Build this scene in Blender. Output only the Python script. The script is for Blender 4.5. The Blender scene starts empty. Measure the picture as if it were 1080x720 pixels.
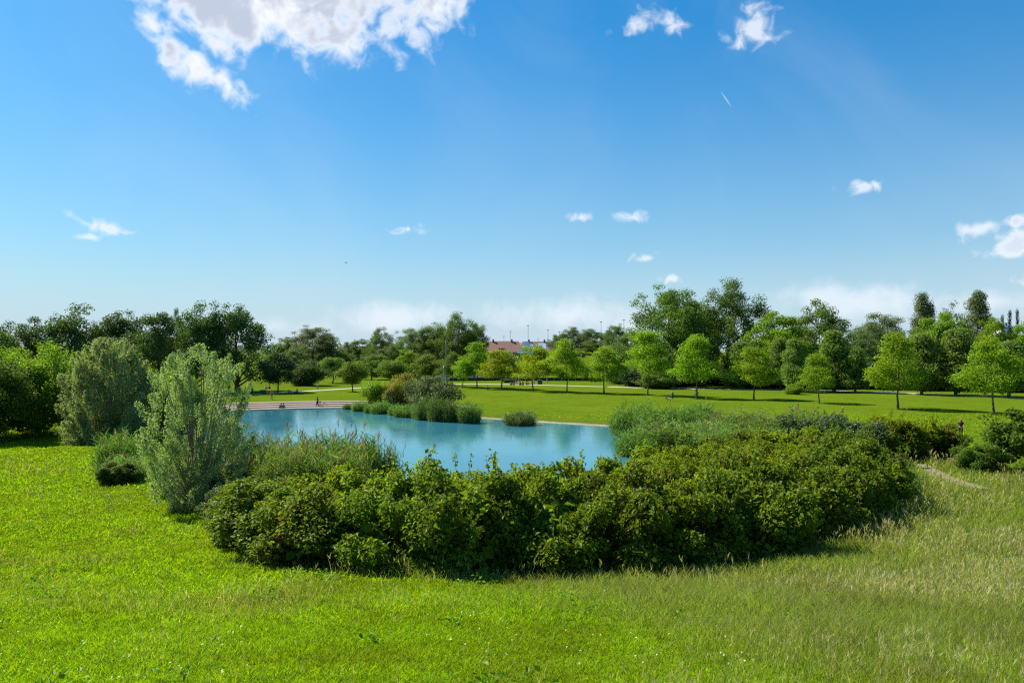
import bpy, math, random
import numpy as np
from mathutils import Vector

SC = bpy.context.scene
COL = SC.collection
R = math.radians

# ------------------------------------------------------------------ camera
EYE = 8.5
FPX = 800.0                      # focal length in photo pixels (photo is 1080 wide)
HOR = 371.0                      # photo row of the horizon
cam_d = bpy.data.cameras.new('camera')
cam_d.sensor_width = 36.0
cam_d.lens = FPX / 1080.0 * 36.0
cam_d.shift_y = (HOR - 360.0) / 1080.0
cam_d.clip_start = 0.1
cam_d.clip_end = 20000.0
cam = bpy.data.objects.new('camera', cam_d)
cam.location = (0, 0, EYE)
cam.rotation_euler = (R(90), 0, 0)
COL.objects.link(cam)
SC.camera = cam

# ------------------------------------------------------------------ world, sun, exposure
SUN_AZ = R(-58.0)                # measured from +Y, negative = left
SUN_EL = R(45.0)
SUN_STRENGTH = 5.0
SKY_STRENGTH = 0.064
EXPOSURE = 0.95
VS = SC.view_settings
VS.view_transform = 'Standard'
VS.look = 'None'
VS.exposure = EXPOSURE
VS.gamma = 1.0
VS.use_curve_mapping = False


class NT:
    """small helper round a node tree"""
    def __init__(self, tree):
        self.t = tree
        self.t.nodes.clear()

    def n(self, kind, **kw):
        nd = self.t.nodes.new(kind)
        for k, v in kw.items():
            setattr(nd, k, v)
        return nd

    def put(self, sock, v):
        if isinstance(v, bpy.types.NodeSocket):
            self.t.links.new(v, sock)
        elif isinstance(v, (tuple, list)) and len(v) == 3 and len(getattr(sock, 'default_value', (0, 0, 0))) == 4:
            sock.default_value = (*v, 1)
        else:
            sock.default_value = v

    def m(self, op, a, b=None, c=None, clamp=False):
        nd = self.n('ShaderNodeMath', operation=op, use_clamp=clamp)
        self.put(nd.inputs[0], a)
        if b is not None:
            self.put(nd.inputs[1], b)
        if c is not None:
            self.put(nd.inputs[2], c)
        return nd.outputs[0]

    def mix(self, f, a, b, mode='MIX'):
        nd = self.n('ShaderNodeMix', data_type='RGBA', blend_type=mode)
        self.put(nd.inputs[0], f)
        self.put(nd.inputs[6], a)
        self.put(nd.inputs[7], b)
        return nd.outputs[2]

    def noise(self, vec, scale, detail=4, rough=0.55, dist=0.0):
        nd = self.n('ShaderNodeTexNoise')
        if vec is not None:
            self.put(nd.inputs['Vector'], vec)
        nd.inputs['Scale'].default_value = scale
        nd.inputs['Detail'].default_value = detail
        nd.inputs['Roughness'].default_value = rough
        nd.inputs['Distortion'].default_value = dist
        return nd.outputs['Fac']

    def step(self, x, lo, hi, a=0.0, b=1.0):
        nd = self.n('ShaderNodeMapRange', interpolation_type='SMOOTHSTEP')
        self.put(nd.inputs[0], x)
        nd.inputs[1].default_value = lo
        nd.inputs[2].default_value = hi
        nd.inputs[3].default_value = a
        nd.inputs[4].default_value = b
        return nd.outputs[0]


def build_world():
    w = bpy.data.worlds.new('World')
    SC.world = w
    w.use_nodes = True
    k = NT(w.node_tree)
    out = k.n('ShaderNodeOutputWorld')
    bg = k.n('ShaderNodeBackground')
    bg.inputs['Strength'].default_value = SKY_STRENGTH
    sky = k.n('ShaderNodeTexSky', sky_type='NISHITA')
    sky.sun_disc = False
    sky.sun_elevation = SUN_EL
    sky.sun_rotation = SUN_AZ
    sky.altitude = 50
    sky.air_density = 1.0
    sky.dust_density = 0.7
    sky.ozone_density = 2.6
    hs = k.n('ShaderNodeHueSaturation')
    hs.inputs['Saturation'].default_value = 1.55
    k.put(hs.inputs['Color'], sky.outputs[0])
    col = hs.outputs[0]
    # clouds: placed by compass direction and height angle, shaped by noise
    col = k.mix(1.0, col, (.66, 1.19, 1.18), 'MULTIPLY')
    tc = k.n('ShaderNodeTexCoord')
    sep = k.n('ShaderNodeSeparateXYZ')
    k.put(sep.inputs[0], tc.outputs['Generated'])
    x, y, z = sep.outputs
    az = k.m('ARCTAN2', x, y)
    el = k.m('ARCSINE', z)
    col = k.mix(.28, col, (.75, 3.35, 6.5))
    col = k.mix(k.m('POWER', k.m('SUBTRACT', 1.0, k.m('DIVIDE', k.m('MAXIMUM', el, 0.0), .52, clamp=True), clamp=True), 2.4), col, (3.9, 5.45, 6.6))
    col = k.mix(k.step(el, -.02, .15, .55, 0), col, (5.4, 6.15, 6.75))
    big = k.noise(tc.outputs['Generated'], 15, 8, 0.52, 0.4)
    fine = k.noise(tc.outputs['Generated'], 48, 5, 0.50, 0.5)

    def blob(px, py, rx, ry, rot, amp):
        u, v = (px - 540) / FPX, (HOR - py) / FPX
        a0 = math.atan(u)
        e0 = math.atan(v * math.cos(a0))
        rx, ry = rx / FPX * math.cos(a0) ** 2, ry / FPX * math.cos(a0)
        c, s = math.cos(R(rot)), math.sin(R(rot))
        da, de = k.m('SUBTRACT', az, a0), k.m('SUBTRACT', el, e0)
        p = k.m('DIVIDE', k.m('MULTIPLY_ADD', de, s, k.m('MULTIPLY', da, c)), rx)
        q = k.m('DIVIDE', k.m('MULTIPLY_ADD', de, c, k.m('MULTIPLY', da, -s)), ry)
        d = k.m('SQRT', k.m('MULTIPLY_ADD', p, p, k.m('MULTIPLY', q, q)))
        return k.m('MULTIPLY', k.m('SUBTRACT', 1.0, d), amp)

    def union(blobs):
        f = blob(*blobs[0])
        for b in blobs[1:]:
            f = k.m('MAXIMUM', f, blob(*b))
        return f

    veil = k.noise(tc.outputs['Generated'], 2.6, 5, .55, 1.0)
    col = k.mix(k.step(veil, .42, .72, 0, .10), col, (6.0, 6.6, 7.2))
    white = (8.3, 8.5, 8.8)
    # the large cloud high on the left
    fb = union([(322, -10, 170, 70, 4, 1.1), (225, 4, 105, 46, -8, 1.0), (420, -5, 80, 36, 8, 0.8),
                (212, 74, 62, 20, -22, 0.72), (180, 50, 44, 20, -35, 0.68), (165, 26, 40, 22, -10, 0.65), (225, 45, 40, 18, -30, 0.6), (320, 42, 70, 22, 0, 0.6)])
    db = k.m('ADD', fb, k.m('MULTIPLY', k.m('SUBTRACT', big, 0.5), 1.7))
    db = k.m('ADD', db, k.m('MULTIPLY', k.m('SUBTRACT', fine, 0.5), 1.0))
    mb = k.step(db, -.06, 0.55, 0, .97)
    core = k.m('MULTIPLY', k.step(db, 0.26, 0.66), k.step(k.noise(tc.outputs['Generated'], 9, 5, .6, .5), .34, .54))
    cb = k.mix(core, white, (4.6, 5.1, 6.2))
    col = k.mix(mb, col, cb)
    # small fair-weather clouds
    fs = union([(113, 241, 26, 10, -10, 0.9), (90, 235, 22, 5, -25, 0.7), (90, 250, 20, 5, 0, 0.7),
                (798, 25, 34, 25, 0, 1.0), (705, 23, 26, 11, -28, 0.8), (668, 29, 26, 7, 5, 0.65),
                (914, 196, 30, 8, 0, 0.95), (1026, 242, 27, 11, 0, 1.0), (1070, 258, 36, 17, 8, 1.25), (1078, 233, 22, 7, 0, 0.9),
                (679, 273, 17, 6.5, 0, 0.9), (706, 294, 14, 6, 0, 0.75), (666, 229, 17, 6, 0, 0.6), (430, 242, 15, 5, 0, 0.6),
                (612, 230, 10, 4, 0, 0.5), (1090, 296, 26, 9, 0, 0.7)])
    ds = k.m('ADD', fs, k.m('MULTIPLY', k.m('SUBTRACT', fine, 0.5), 2.6))
    ds = k.m('ADD', ds, k.m('MULTIPLY', k.m('SUBTRACT', big, 0.5), .5))
    col = k.mix(k.step(ds, -.05, 1.05, 0, 0.92), col, k.mix(k.step(ds, 0.55, 1.1), white, (6.0, 6.6, 7.7)))
    # pale bank low over the horizon
    fl = union([(420, 334, 110, 20, 2, 0.8), (600, 332, 140, 24, 0, 0.8), (900, 316, 150, 26, -4, 0.85), (1040, 318, 90, 18, 0, 0.7), (300, 345, 130, 16, 0, 0.5)])
    dl = k.m('ADD', fl, k.m('MULTIPLY', k.m('SUBTRACT', big, 0.5), 1.5))
    dl = k.m('ADD', dl, k.m('MULTIPLY', k.m('SUBTRACT', fine, 0.5), 0.7))
    col = k.mix(k.step(dl, 0.0, 0.95, 0, 0.62), col, (7.6, 8.1, 8.7))
    # short vapour trail
    ft = blob(766, 105, 13, 1.1, -55, 1.0)
    col = k.mix(k.step(ft, 0.0, 0.9, 0, 0.35), col, white)
    k.put(bg.inputs['Color'], col)
    k.put(out.inputs['Surface'], bg.outputs[0])


build_world()
sun_d = bpy.data.lights.new('sun', 'SUN')
sun_d.energy = SUN_STRENGTH
sun_d.angle = R(0.53)
sun_d.color = (1.0, 0.945, 0.86)
sun = bpy.data.objects.new('sun', sun_d)
sdir = Vector((math.sin(SUN_AZ) * math.cos(SUN_EL), math.cos(SUN_AZ) * math.cos(SUN_EL), math.sin(SUN_EL)))
sun.rotation_euler = (-sdir).to_track_quat('-Z', 'Y').to_euler()
sun.location = (0, 0, 80)
COL.objects.link(sun)
SC.render.engine = 'CYCLES'
CY = SC.cycles
CY.max_bounces = 7
CY.transmission_bounces = 6
CY.diffuse_bounces = 4
CY.glossy_bounces = 3
CY.transparent_max_bounces = 8
CY.volume_bounces = 0
CY.use_denoising = False
CY.filter_width = 1.25
CY.sample_clamp_indirect = 6.0
CY.caustics_reflective = False
CY.caustics_refractive = False

# ------------------------------------------------------------------ materials
MATS = {}
LEAF_GAIN = 1.6                 # half of each leaf's light goes through it, half comes back


def leaf_mat(name, col, var=0.5, trans=0.45, patches=None, back=None, gloss=0.25, tcol=None, tint=None, tint_amt=0.0, hue=0.03):
    """foliage: diffuse + light passing through, each leaf a little different"""
    if name in MATS:
        return MATS[name]
    mt = bpy.data.materials.new(name)
    mt.use_nodes = True
    k = NT(mt.node_tree)
    out = k.n('ShaderNodeOutputMaterial')
    geo = k.n('ShaderNodeNewGeometry')
    oi = k.n('ShaderNodeObjectInfo')
    rnd = geo.outputs['Random Per Island']
    hs = k.n('ShaderNodeHueSaturation')
    k.put(hs.inputs['Color'], tuple(min(.9, c * LEAF_GAIN) for c in col))
    k.put(hs.inputs['Hue'], k.m('ADD', 0.5, k.m('ADD', k.m('MULTIPLY', k.m('SUBTRACT', rnd, 0.5), hue),
                                                k.m('MULTIPLY', k.m('SUBTRACT', oi.outputs['Random'], 0.5), 0.02))))
    r2 = k.m('FRACT', k.m('MULTIPLY', rnd, 37.13))
    big = k.noise(geo.outputs['Position'], 0.55, 3)
    val = k.m('ADD', 1.0 - var * 0.5, k.m('MULTIPLY', r2, var))
    val = k.m('MULTIPLY', val, k.m('ADD', 0.7, k.m('MULTIPLY', big, 0.6)))
    val = k.m('MULTIPLY', val, k.m('ADD', 0.88, k.m('MULTIPLY', oi.outputs['Random'], 0.24)))
    k.put(hs.inputs['Value'], val)
    c = hs.outputs[0]
    if tint:
        r3 = k.m('FRACT', k.m('MULTIPLY', rnd, 91.7))
        patch = k.noise(geo.outputs['Position'], 0.8, 2)
        sel = k.m('GREATER_THAN', k.m('ADD', k.m('MULTIPLY', r3, 0.5), k.m('MULTIPLY', patch, 0.5)), 1.0 - tint_amt)
        c = k.mix(sel, c, tint)
    cd = c
    if back:
        cd = k.mix(geo.outputs['Backfacing'], c, back)
    if patches:
        pn = k.noise(geo.outputs['Position'], .35, 5, .6)
        pm = k.noise(geo.outputs['Position'], 1.9, 4, .6)
        c = k.mix(k.step(pn, .46, .66, 0, .75), c, patches[0])
        c = k.mix(k.step(pm, .52, .68, 0, .7), c, patches[1])
        cd = c
    tr = k.mix(1.0, c, tcol or (1.32, 1.3, 0.42), 'MULTIPLY')
    d = k.n('ShaderNodeBsdfPrincipled')
    k.put(d.inputs['Base Color'], cd)
    d.inputs['Roughness'].default_value = 0.5
    d.inputs['Specular IOR Level'].default_value = gloss
    t = k.n('ShaderNodeBsdfTranslucent')
    k.put(t.inputs['Color'], tr)
    mx = k.n('ShaderNodeMixShader')
    mx.inputs[0].default_value = trans
    k.put(mx.inputs[1], d.outputs[0])
    k.put(mx.inputs[2], t.outputs[0])
    k.put(out.inputs['Surface'], mx.outputs[0])
    MATS[name] = mt
    return mt


def plain(name, col, rough=0.6, var=0.15, scale=3.0, metal=0.0, bump=0.0, spec=0.4):
    if name in MATS:
        return MATS[name]
    mt = bpy.data.materials.new(name)
    mt.use_nodes = True
    k = NT(mt.node_tree)
    out = k.n('ShaderNodeOutputMaterial')
    p = k.n('ShaderNodeBsdfPrincipled')
    tc = k.n('ShaderNodeTexCoord')
    nz = k.noise(tc.outputs['Object'], scale, 6)
    v = k.m('ADD', 1 - var, k.m('MULTIPLY', nz, 2 * var))
    k.put(p.inputs['Base Color'], k.mix(1.0, col, v, 'MULTIPLY'))
    p.inputs['Roughness'].default_value = rough
    p.inputs['Metallic'].default_value = metal
    p.inputs['Specular IOR Level'].default_value = spec
    if bump:
        b = k.n('ShaderNodeBump')
        b.inputs['Strength'].default_value = bump
        b.inputs['Distance'].default_value = 0.05
        k.put(b.inputs['Height'], nz)
        k.put(p.inputs['Normal'], b.outputs[0])
    k.put(out.inputs['Surface'], p.outputs[0])
    MATS[name] = mt
    return mt


# ------------------------------------------------------------------ mesh helpers
def np_mesh(name, verts, faces, mats, smooth=False, midx=None):
    """verts (N,3), faces (M,k) with k = 3 or 4"""
    verts = np.asarray(verts, dtype=np.float32)
    faces = np.asarray(faces, dtype=np.int32)
    me = bpy.data.meshes.new(name)
    nf, kk = faces.shape
    me.vertices.add(len(verts))
    me.vertices.foreach_set('co', verts.ravel())
    me.loops.add(nf * kk)
    me.loops.foreach_set('vertex_index', faces.ravel())
    me.polygons.add(nf)
    me.polygons.foreach_set('loop_start', np.arange(0, nf * kk, kk, dtype=np.int32))
    me.polygons.foreach_set('loop_total', np.full(nf, kk, dtype=np.int32))
    me.polygons.foreach_set('use_smooth', np.full(nf, smooth, dtype=bool))
    for m in (mats if isinstance(mats, (list, tuple)) else [mats]):
        me.materials.append(m)
    if midx is not None:
        me.polygons.foreach_set('material_index', np.asarray(midx, dtype=np.int32))
    me.update(calc_edges=True)
    return me


class MB:
    """collects boxes, tubes, lathes and prisms into one mesh"""
    def __init__(self):
        self.v, self.f = [], []

    def add(self, vs, fs):
        o = len(self.v)
        self.v += [tuple(p) for p in vs]
        self.f += [tuple(i + o for i in f) for f in fs]
        return self

    def box(self, c, s, rz=0.0, taper=1.0, bev=0.0):
        cx, cy, cz = c
        hx, hy, hz = s[0] / 2, s[1] / 2, s[2] / 2
        ca, sa = math.cos(rz), math.sin(rz)
        vs = []
        rings = [(-hz, 1.0), (hz, taper)]
        if bev:
            rings = [(-hz, 1 - bev), (-hz * (1 - bev), 1.0), (hz * (1 - bev), taper), (hz, taper * (1 - bev))]
        for z, t in rings:
            for sx, sy in ((-1, -1), (1, -1), (1, 1), (-1, 1)):
                x, y = sx * hx * t, sy * hy * t
                vs.append((cx + x * ca - y * sa, cy + x * sa + y * ca, cz + z))
        fs = [(3, 2, 1, 0)]
        n = len(rings)
        for i in range(n - 1):
            for j in range(4):
                a, b = i * 4 + j, i * 4 + (j + 1) % 4
                fs.append((a, b, b + 4, a + 4))
        t = (n - 1) * 4
        fs.append((t, t + 1, t + 2, t + 3))
        return self.add(vs, fs)

    def tube(self, pts, rad, n=8, cap=True):
        pts = [Vector(p) for p in pts]
        if not isinstance(rad, (list, tuple)):
            rad = [rad] * len(pts)
        vs, fs = [], []
        for i, p in enumerate(pts):
            d = (pts[min(i + 1, len(pts) - 1)] - pts[max(i - 1, 0)])
            d = d.normalized() if d.length > 1e-9 else Vector((0, 0, 1))
            a = d.cross(Vector((0.13, 0.97, 0.21)))
            if a.length < 1e-3:
                a = d.cross(Vector((1, 0, 0)))
            a.normalize()
            b = d.cross(a)
            for j in range(n):
                t = 2 * math.pi * j / n
                vs.append(p + (a * math.cos(t) + b * math.sin(t)) * rad[i])
        for i in range(len(pts) - 1):
            for j in range(n):
                q = (j + 1) % n
                fs.append((i * n + j, i * n + q, (i + 1) * n + q, (i + 1) * n + j))
        if cap:
            fs.append(tuple(range(n))[::-1])
            fs.append(tuple(range((len(pts) - 1) * n, len(pts) * n)))
        return self.add(vs, fs)

    def lathe(self, prof, c=(0, 0, 0), n=12, sy=1.0):
        vs, fs = [], []
        for r, z in prof:
            for j in range(n):
                t = 2 * math.pi * j / n
                vs.append((c[0] + r * math.cos(t), c[1] + r * sy * math.sin(t), c[2] + z))
        for i in range(len(prof) - 1):
            for j in range(n):
                q = (j + 1) % n
                fs.append((i * n + j, i * n + q, (i + 1) * n + q, (i + 1) * n + j))
        fs.append(tuple(range(n))[::-1])
        fs.append(tuple(range((len(prof) - 1) * n, len(prof) * n)))
        return self.add(vs, fs)

    def torus(self, c, r, w, n=24, m=6, axis='y'):
        vs, fs = [], []
        for i in range(n):
            t = 2 * math.pi * i / n
            for j in range(m):
                s = 2 * math.pi * j / m
                rr = r + w * math.cos(s)
                p = (rr * math.cos(t), w * math.sin(s), rr * math.sin(t))
                vs.append((c[0] + p[0], c[1] + p[1], c[2] + p[2]))
        for i in range(n):
            for j in range(m):
                a, b = (i + 1) % n, (j + 1) % m
                fs.append((i * m + j, i * m + b, a * m + b, a * m + j))
        return self.add(vs, fs)

    def prism(self, outline, y0, y1):
        """outline in the xz plane pushed from y0 to y1"""
        n = len(outline)
        vs = [(x, y0, z) for x, z in outline] + [(x, y1, z) for x, z in outline]
        fs = [tuple(range(n)), tuple(range(n, 2 * n))[::-1]]
        for i in range(n):
            j = (i + 1) % n
            fs.append((i, i + n, j + n, j))
        return self.add(vs, fs)

    def mesh(self, name, mat, smooth=False):
        me = bpy.data.meshes.new(name)
        me.from_pydata(self.v, [], self.f)
        me.materials.append(mat)
        if smooth:
            for p in me.polygons:
                p.use_smooth = True
        me.update()
        return me


def link(name, data, parent=None, loc=(0, 0, 0), rz=0.0, scale=(1, 1, 1)):
    o = bpy.data.objects.new(name, data)
    COL.objects.link(o)
    o.parent = parent
    o.location = loc
    o.rotation_euler = (0, 0, rz)
    o.scale = scale
    return o


def tag(o, label, cat, group=None):
    o['label'] = label
    o['category'] = cat
    if group:
        o['group'] = group
    return o


def thing(name, label, cat, loc=(0, 0, 0), rz=0.0, group=None, scale=(1, 1, 1)):
    return tag(link(name, None, None, loc, rz, scale), label, cat, group)


def structure(name, data, kind='structure'):
    o = link(name, data)
    o['kind'] = kind
    return o


# ------------------------------------------------------------------ terrain
WATER_Z = -0.5
POND = [(-47, 113), (-40, 117), (-33, 120), (-25, 121.5), (-19, 118), (-15, 110), (-10.5, 105), (-5, 102.5), (0, 98.5), (5, 95), (10, 92),
        (14.5, 88), (15, 80), (12, 70), (9.5, 59), (4, 51), (-6, 47), (-15, 47), (-21, 52), (-25, 62), (-30, 76), (-38, 92), (-46, 104)]


def chaikin(p, n=2):
    for _ in range(n):
        q = []
        for i in range(len(p)):
            a, b = p[i], p[(i + 1) % len(p)]
            q.append((a[0] * .75 + b[0] * .25, a[1] * .75 + b[1] * .25))
            q.append((a[0] * .25 + b[0] * .75, a[1] * .25 + b[1] * .75))
        p = q
    return p


POND = np.array(chaikin(POND))


def seg_dist(x, y, a, b):
    ax, ay = a
    bx, by = b
    dx, dy = bx - ax, by - ay
    t = np.clip(((x - ax) * dx + (y - ay) * dy) / (dx * dx + dy * dy + 1e-9), 0, 1)
    return np.hypot(x - ax - t * dx, y - ay - t * dy)


def pond_sd(x, y):
    x, y = np.asarray(x, float), np.asarray(y, float)
    d = np.full(x.shape, 1e9)
    ins = np.zeros(x.shape, bool)
    n = len(POND)
    for i in range(n):
        a, b = POND[i], POND[(i + 1) % n]
        d = np.minimum(d, seg_dist(x, y, a, b))
        cond = ((a[1] > y) != (b[1] > y))
        xi = (b[0] - a[0]) * (y - a[1]) / (b[1] - a[1] + 1e-12) + a[0]
        ins ^= cond & (x < xi)
    return np.where(ins, -d, d)


def sstep(a, b, x):
    t = np.clip((x - a) / (b - a), 0, 1)
    return t * t * (3 - 2 * t)


FRONT_LINE = [(-10.7, 31.2), (-9.7, 28.5), (-8.6, 26.2), (-7.4, 24.4), (-5.8, 23.0), (-3.5, 22.3), (-1.2, 22.0), (1.1, 22.3), (3.3, 22.9), (5.5, 23.8), (7.7, 25.0),
              (9.8, 26.6), (11.9, 28.4), (13.7, 30.6), (14.9, 33.4)]
YL = [-400, -60, 0, 9, 20, 30, 40, 55, 75, 100, 140]
ZL = [4, 7.0, 6.3, 4.6, 2.55, 1.25, .75, .35, .1, 0, 0]
YC = [-400, -60, 0, 9, 20, 26, 34, 42, 52, 75, 140]
ZC = [4, 7.0, 6.3, 4.6, 2.5, 1.7, .75, .2, .05, 0, 0]
YR = [-400, -60, 0, 9, 17, 24, 30, 36, 43, 50, 60, 75, 140]
ZR = [4, 7.0, 6.3, 4.6, 3.4, 2.55, 2.15, 2.0, 1.85, 1.3, .35, 0, 0]
_yy = np.arange(-400, 400, 0.5)


def _sm(ys, zs):
    z = np.interp(_yy, ys, zs)
    ker = np.hanning(17)
    return np.convolve(np.pad(z, 8, mode='edge'), ker / ker.sum(), mode='valid')


_zl, _zc, _zr = _sm(YL, ZL), _sm(YC, ZC), _sm(YR, ZR)


def vnoise(x, y, s, seed):
    x, y = np.asarray(x) / s, np.asarray(y) / s
    xi, yi = np.floor(x), np.floor(y)
    fx, fy = x - xi, y - yi
    fx, fy = fx * fx * (3 - 2 * fx), fy * fy * (3 - 2 * fy)

    def h(a, b):
        v = np.sin(a * 127.1 + b * 311.7 + seed * 17.3) * 43758.5453
        return v - np.floor(v)
    return (h(xi, yi) * (1 - fx) + h(xi + 1, yi) * fx) * (1 - fy) + (h(xi, yi + 1) * (1 - fx) + h(xi + 1, yi + 1) * fx) * fy


def land(x, y):
    zl, zc, zr = np.interp(y, _yy, _zl), np.interp(y, _yy, _zc), np.interp(y, _yy, _zr)
    tl = sstep(-4, -13, x)
    tr = sstep(5, 15, x)
    z = zc * (1 - tl) * (1 - tr) + zl * tl + zr * tr
    # the ground falls away behind the crest on which the thicket's front row stands
    yf = np.interp(x, [p[0] for p in FRONT_LINE], [p[1] for p in FRONT_LINE]) - 1.9
    z = z - 1.0 * sstep(-.4, 2.0, y - yf) * sstep(13, 6, y - yf) * sstep(-9, -3, x) * sstep(19, 15, x)
    z = z + (vnoise(x, y, 5, 1) - .5) * .16 * sstep(140, 60, y) + (vnoise(x, y, 1.6, 2) - .5) * .05 * sstep(60, 30, y)
    z = z + (vnoise(x, y, 40, 3) - .5) * .5 * sstep(120, 180, y)
    # grassy bank in front of the far buildings
    m = sstep(224, 262, y) * sstep(420, 330, y) * sstep(2, 16, x) * sstep(74, 52, x)
    z = z + 6.3 * m
    z = z + 3.0 * sstep(250, 330, y)
    z = z + 5.2 * sstep(420, 1150, y)
    return z


def ground(x, y):
    x, y = np.asarray(x, float), np.asarray(y, float)
    z = land(x, y)
    near = (x > -80) & (x < 50) & (y > 30) & (y < 150)
    if near.any():
        xs, ys = np.atleast_1d(x)[np.atleast_1d(near)], np.atleast_1d(y)[np.atleast_1d(near)]
        sd = pond_sd(xs, ys)
        zz = np.atleast_1d(z)[np.atleast_1d(near)]
        ter = sstep(-13, -19, xs) * sstep(104, 110, ys)          # the terraced corner
        t1 = sstep(0, 5.5, sd)
        t2 = np.clip(sd / 11.5, 0, 1)
        t = t1 * (1 - ter) + t2 * ter
        zs = (WATER_Z - .04) * (1 - t) + zz * t - .1 * ter * (sd < 11)
        zs = np.where(sd < 0, np.maximum(WATER_Z - 2.2, WATER_Z - .04 + sd * .3), zs)
        z = np.array(z, dtype=float, ndmin=1)
        z[np.atleast_1d(near)] = zs
        z = z.reshape(x.shape)
    return z


def gz(x, y):
    return float(ground(np.array([x]), np.array([y]))[0])


def at(px, d):
    """the point of the ground d metres ahead that the photo column px shows"""
    x = (px - 540) / FPX * d
    return (x, d, gz(x, d))


def top_z(py, d):
    return EYE + (HOR - py) / FPX * d


def build_ground():
    ys = [-200., -120, -80, -50, -30, -20]
    y = -14.0
    while y < 1200:
        ys.append(y)
        y += 0.45 if y < 62 else (0.9 if y < 150 else (3.5 if y < 340 else y * .09))
    xs = [0.0]
    x = 0.0
    while x < 1300:
        x += 0.55 if x < 52 else (1.6 if x < 110 else (5 if x < 180 else x * .12))
        xs.append(x)
    xs = np.array([-v for v in xs[:0:-1]] + xs)
    ys = np.array(ys)
    X, Y = np.meshgrid(xs, ys)
    Z = ground(X.ravel(), Y.ravel())
    V = np.stack([X.ravel(), Y.ravel(), Z], 1)
    nx, ny = len(xs), len(ys)
    i = np.arange(nx - 1)[None, :] + np.arange(ny - 1)[:, None] * nx
    i = i.ravel()
    F = np.stack([i, i + 1, i + nx + 1, i + nx], 1)
    mt = bpy.data.materials.new('turf')
    mt.use_nodes = True
    k = NT(mt.node_tree)
    out = k.n('ShaderNodeOutputMaterial')
    p = k.n('ShaderNodeBsdfPrincipled')
    geo = k.n('ShaderNodeNewGeometry')
    P = geo.outputs['Position']
    a = k.noise(P, .05, 5, .6)
    b = k.noise(P, .6, 5, .65)
    c2 = k.noise(P, 6, 4, .7)
    col = k.mix(k.step(a, .35, .7), (.090, .142, .006), (.116, .162, .009))
    col = k.mix(k.step(b, .45, .75), col, (.135, .165, .018))
    d2 = k.noise(P, .22, 6, .7, .8)
    col = k.mix(k.step(d2, .48, .72, 0, .75), col, (.055, .108, .006))
    col = k.mix(k.step(c2, .35, .75, 0, .6), col, (.045, .092, .004))
    sp = k.n('ShaderNodeSeparateXYZ')
    k.put(sp.inputs[0], P)
    col = k.mix(k.m('MULTIPLY', k.step(sp.outputs[2], -.45, -.02, 1, 0), k.step(b, .3, .7, .35, .85)), col, (.082, .092, .018))
    # bare gravel along the waterline
    lo = k.m('ADD', sp.outputs[2], k.m('MULTIPLY', k.m('SUBTRACT', b, .5), .25))
    col = k.mix(k.step(lo, -.50, -.36, 1, 0), col, (.33, .27, .17))
    p.inputs['Roughness'].default_value = .75
    p.inputs['Specular IOR Level'].default_value = 0.0
    k.put(p.inputs['Base Color'], col)
    bm = k.n('ShaderNodeBump')
    bm.inputs['Strength'].default_value = .6
    bm.inputs['Distance'].default_value = .12
    k.put(bm.inputs['Height'], k.m('ADD', c2, k.m('MULTIPLY', k.noise(P, 25, 3), .6)))
    k.put(p.inputs['Normal'], bm.outputs[0])
    k.put(out.inputs['Surface'], p.outputs[0])
    structure('ground', np_mesh('ground', V, F, mt, smooth=True))


build_ground()


def build_water():
    c = POND.mean(0)
    ring = []
    n = len(POND)
    for i in range(n):
        a, b = POND[i - 1], POND[(i + 1) % n]
        t = (b - a) / np.linalg.norm(b - a)
        nrm = np.array([-t[1], t[0]])
        if np.dot(nrm, POND[i] - c) < 0:
            nrm = -nrm
        ring.append(POND[i] + nrm * .8)
    import bmesh
    bm = bmesh.new()
    f = bm.faces.new([bm.verts.new((p[0], p[1], WATER_Z)) for p in ring])
    bmesh.ops.triangulate(bm, faces=[f])
    bmesh.ops.recalc_face_normals(bm, faces=bm.faces)
    me = bpy.data.meshes.new('water')
    bm.to_mesh(me)
    bm.free()
    if me.polygons[0].normal.z < 0:
        me.flip_normals()
    mt = bpy.data.materials.new('pond_water')
    mt.use_nodes = True
    k = NT(mt.node_tree)
    out = k.n('ShaderNodeOutputMaterial')
    p = k.n('ShaderNodeBsdfPrincipled')
    geo = k.n('ShaderNodeNewGeometry')
    P = geo.outputs['Position']
    a = k.noise(P, .09, 3)
    k.put(p.inputs['Base Color'], k.mix(k.step(a, .3, .7), (.026, .150, .195), (.040, .185, .225)))
    p.inputs['IOR'].default_value = 1.33
    rip = k.noise(P, .12, 3, .6)
    k.put(p.inputs['Roughness'], k.step(rip, .35, .7, .02, .09))
    b = k.n('ShaderNodeBump')
    b.inputs['Strength'].default_value = .15
    b.inputs['Distance'].default_value = .03
    mp = k.n('ShaderNodeMapping')
    mp.inputs['Scale'].default_value = (.45, 1.5, 1)
    k.put(mp.inputs[0], P)
    k.put(b.inputs['Height'], k.noise(mp.outputs[0], 2.2, 4, .6))
    k.put(p.inputs['Normal'], b.outputs[0])
    k.put(out.inputs['Surface'], p.outputs[0])
    me.materials.append(mt)
    structure('water', me)


build_water()


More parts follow.
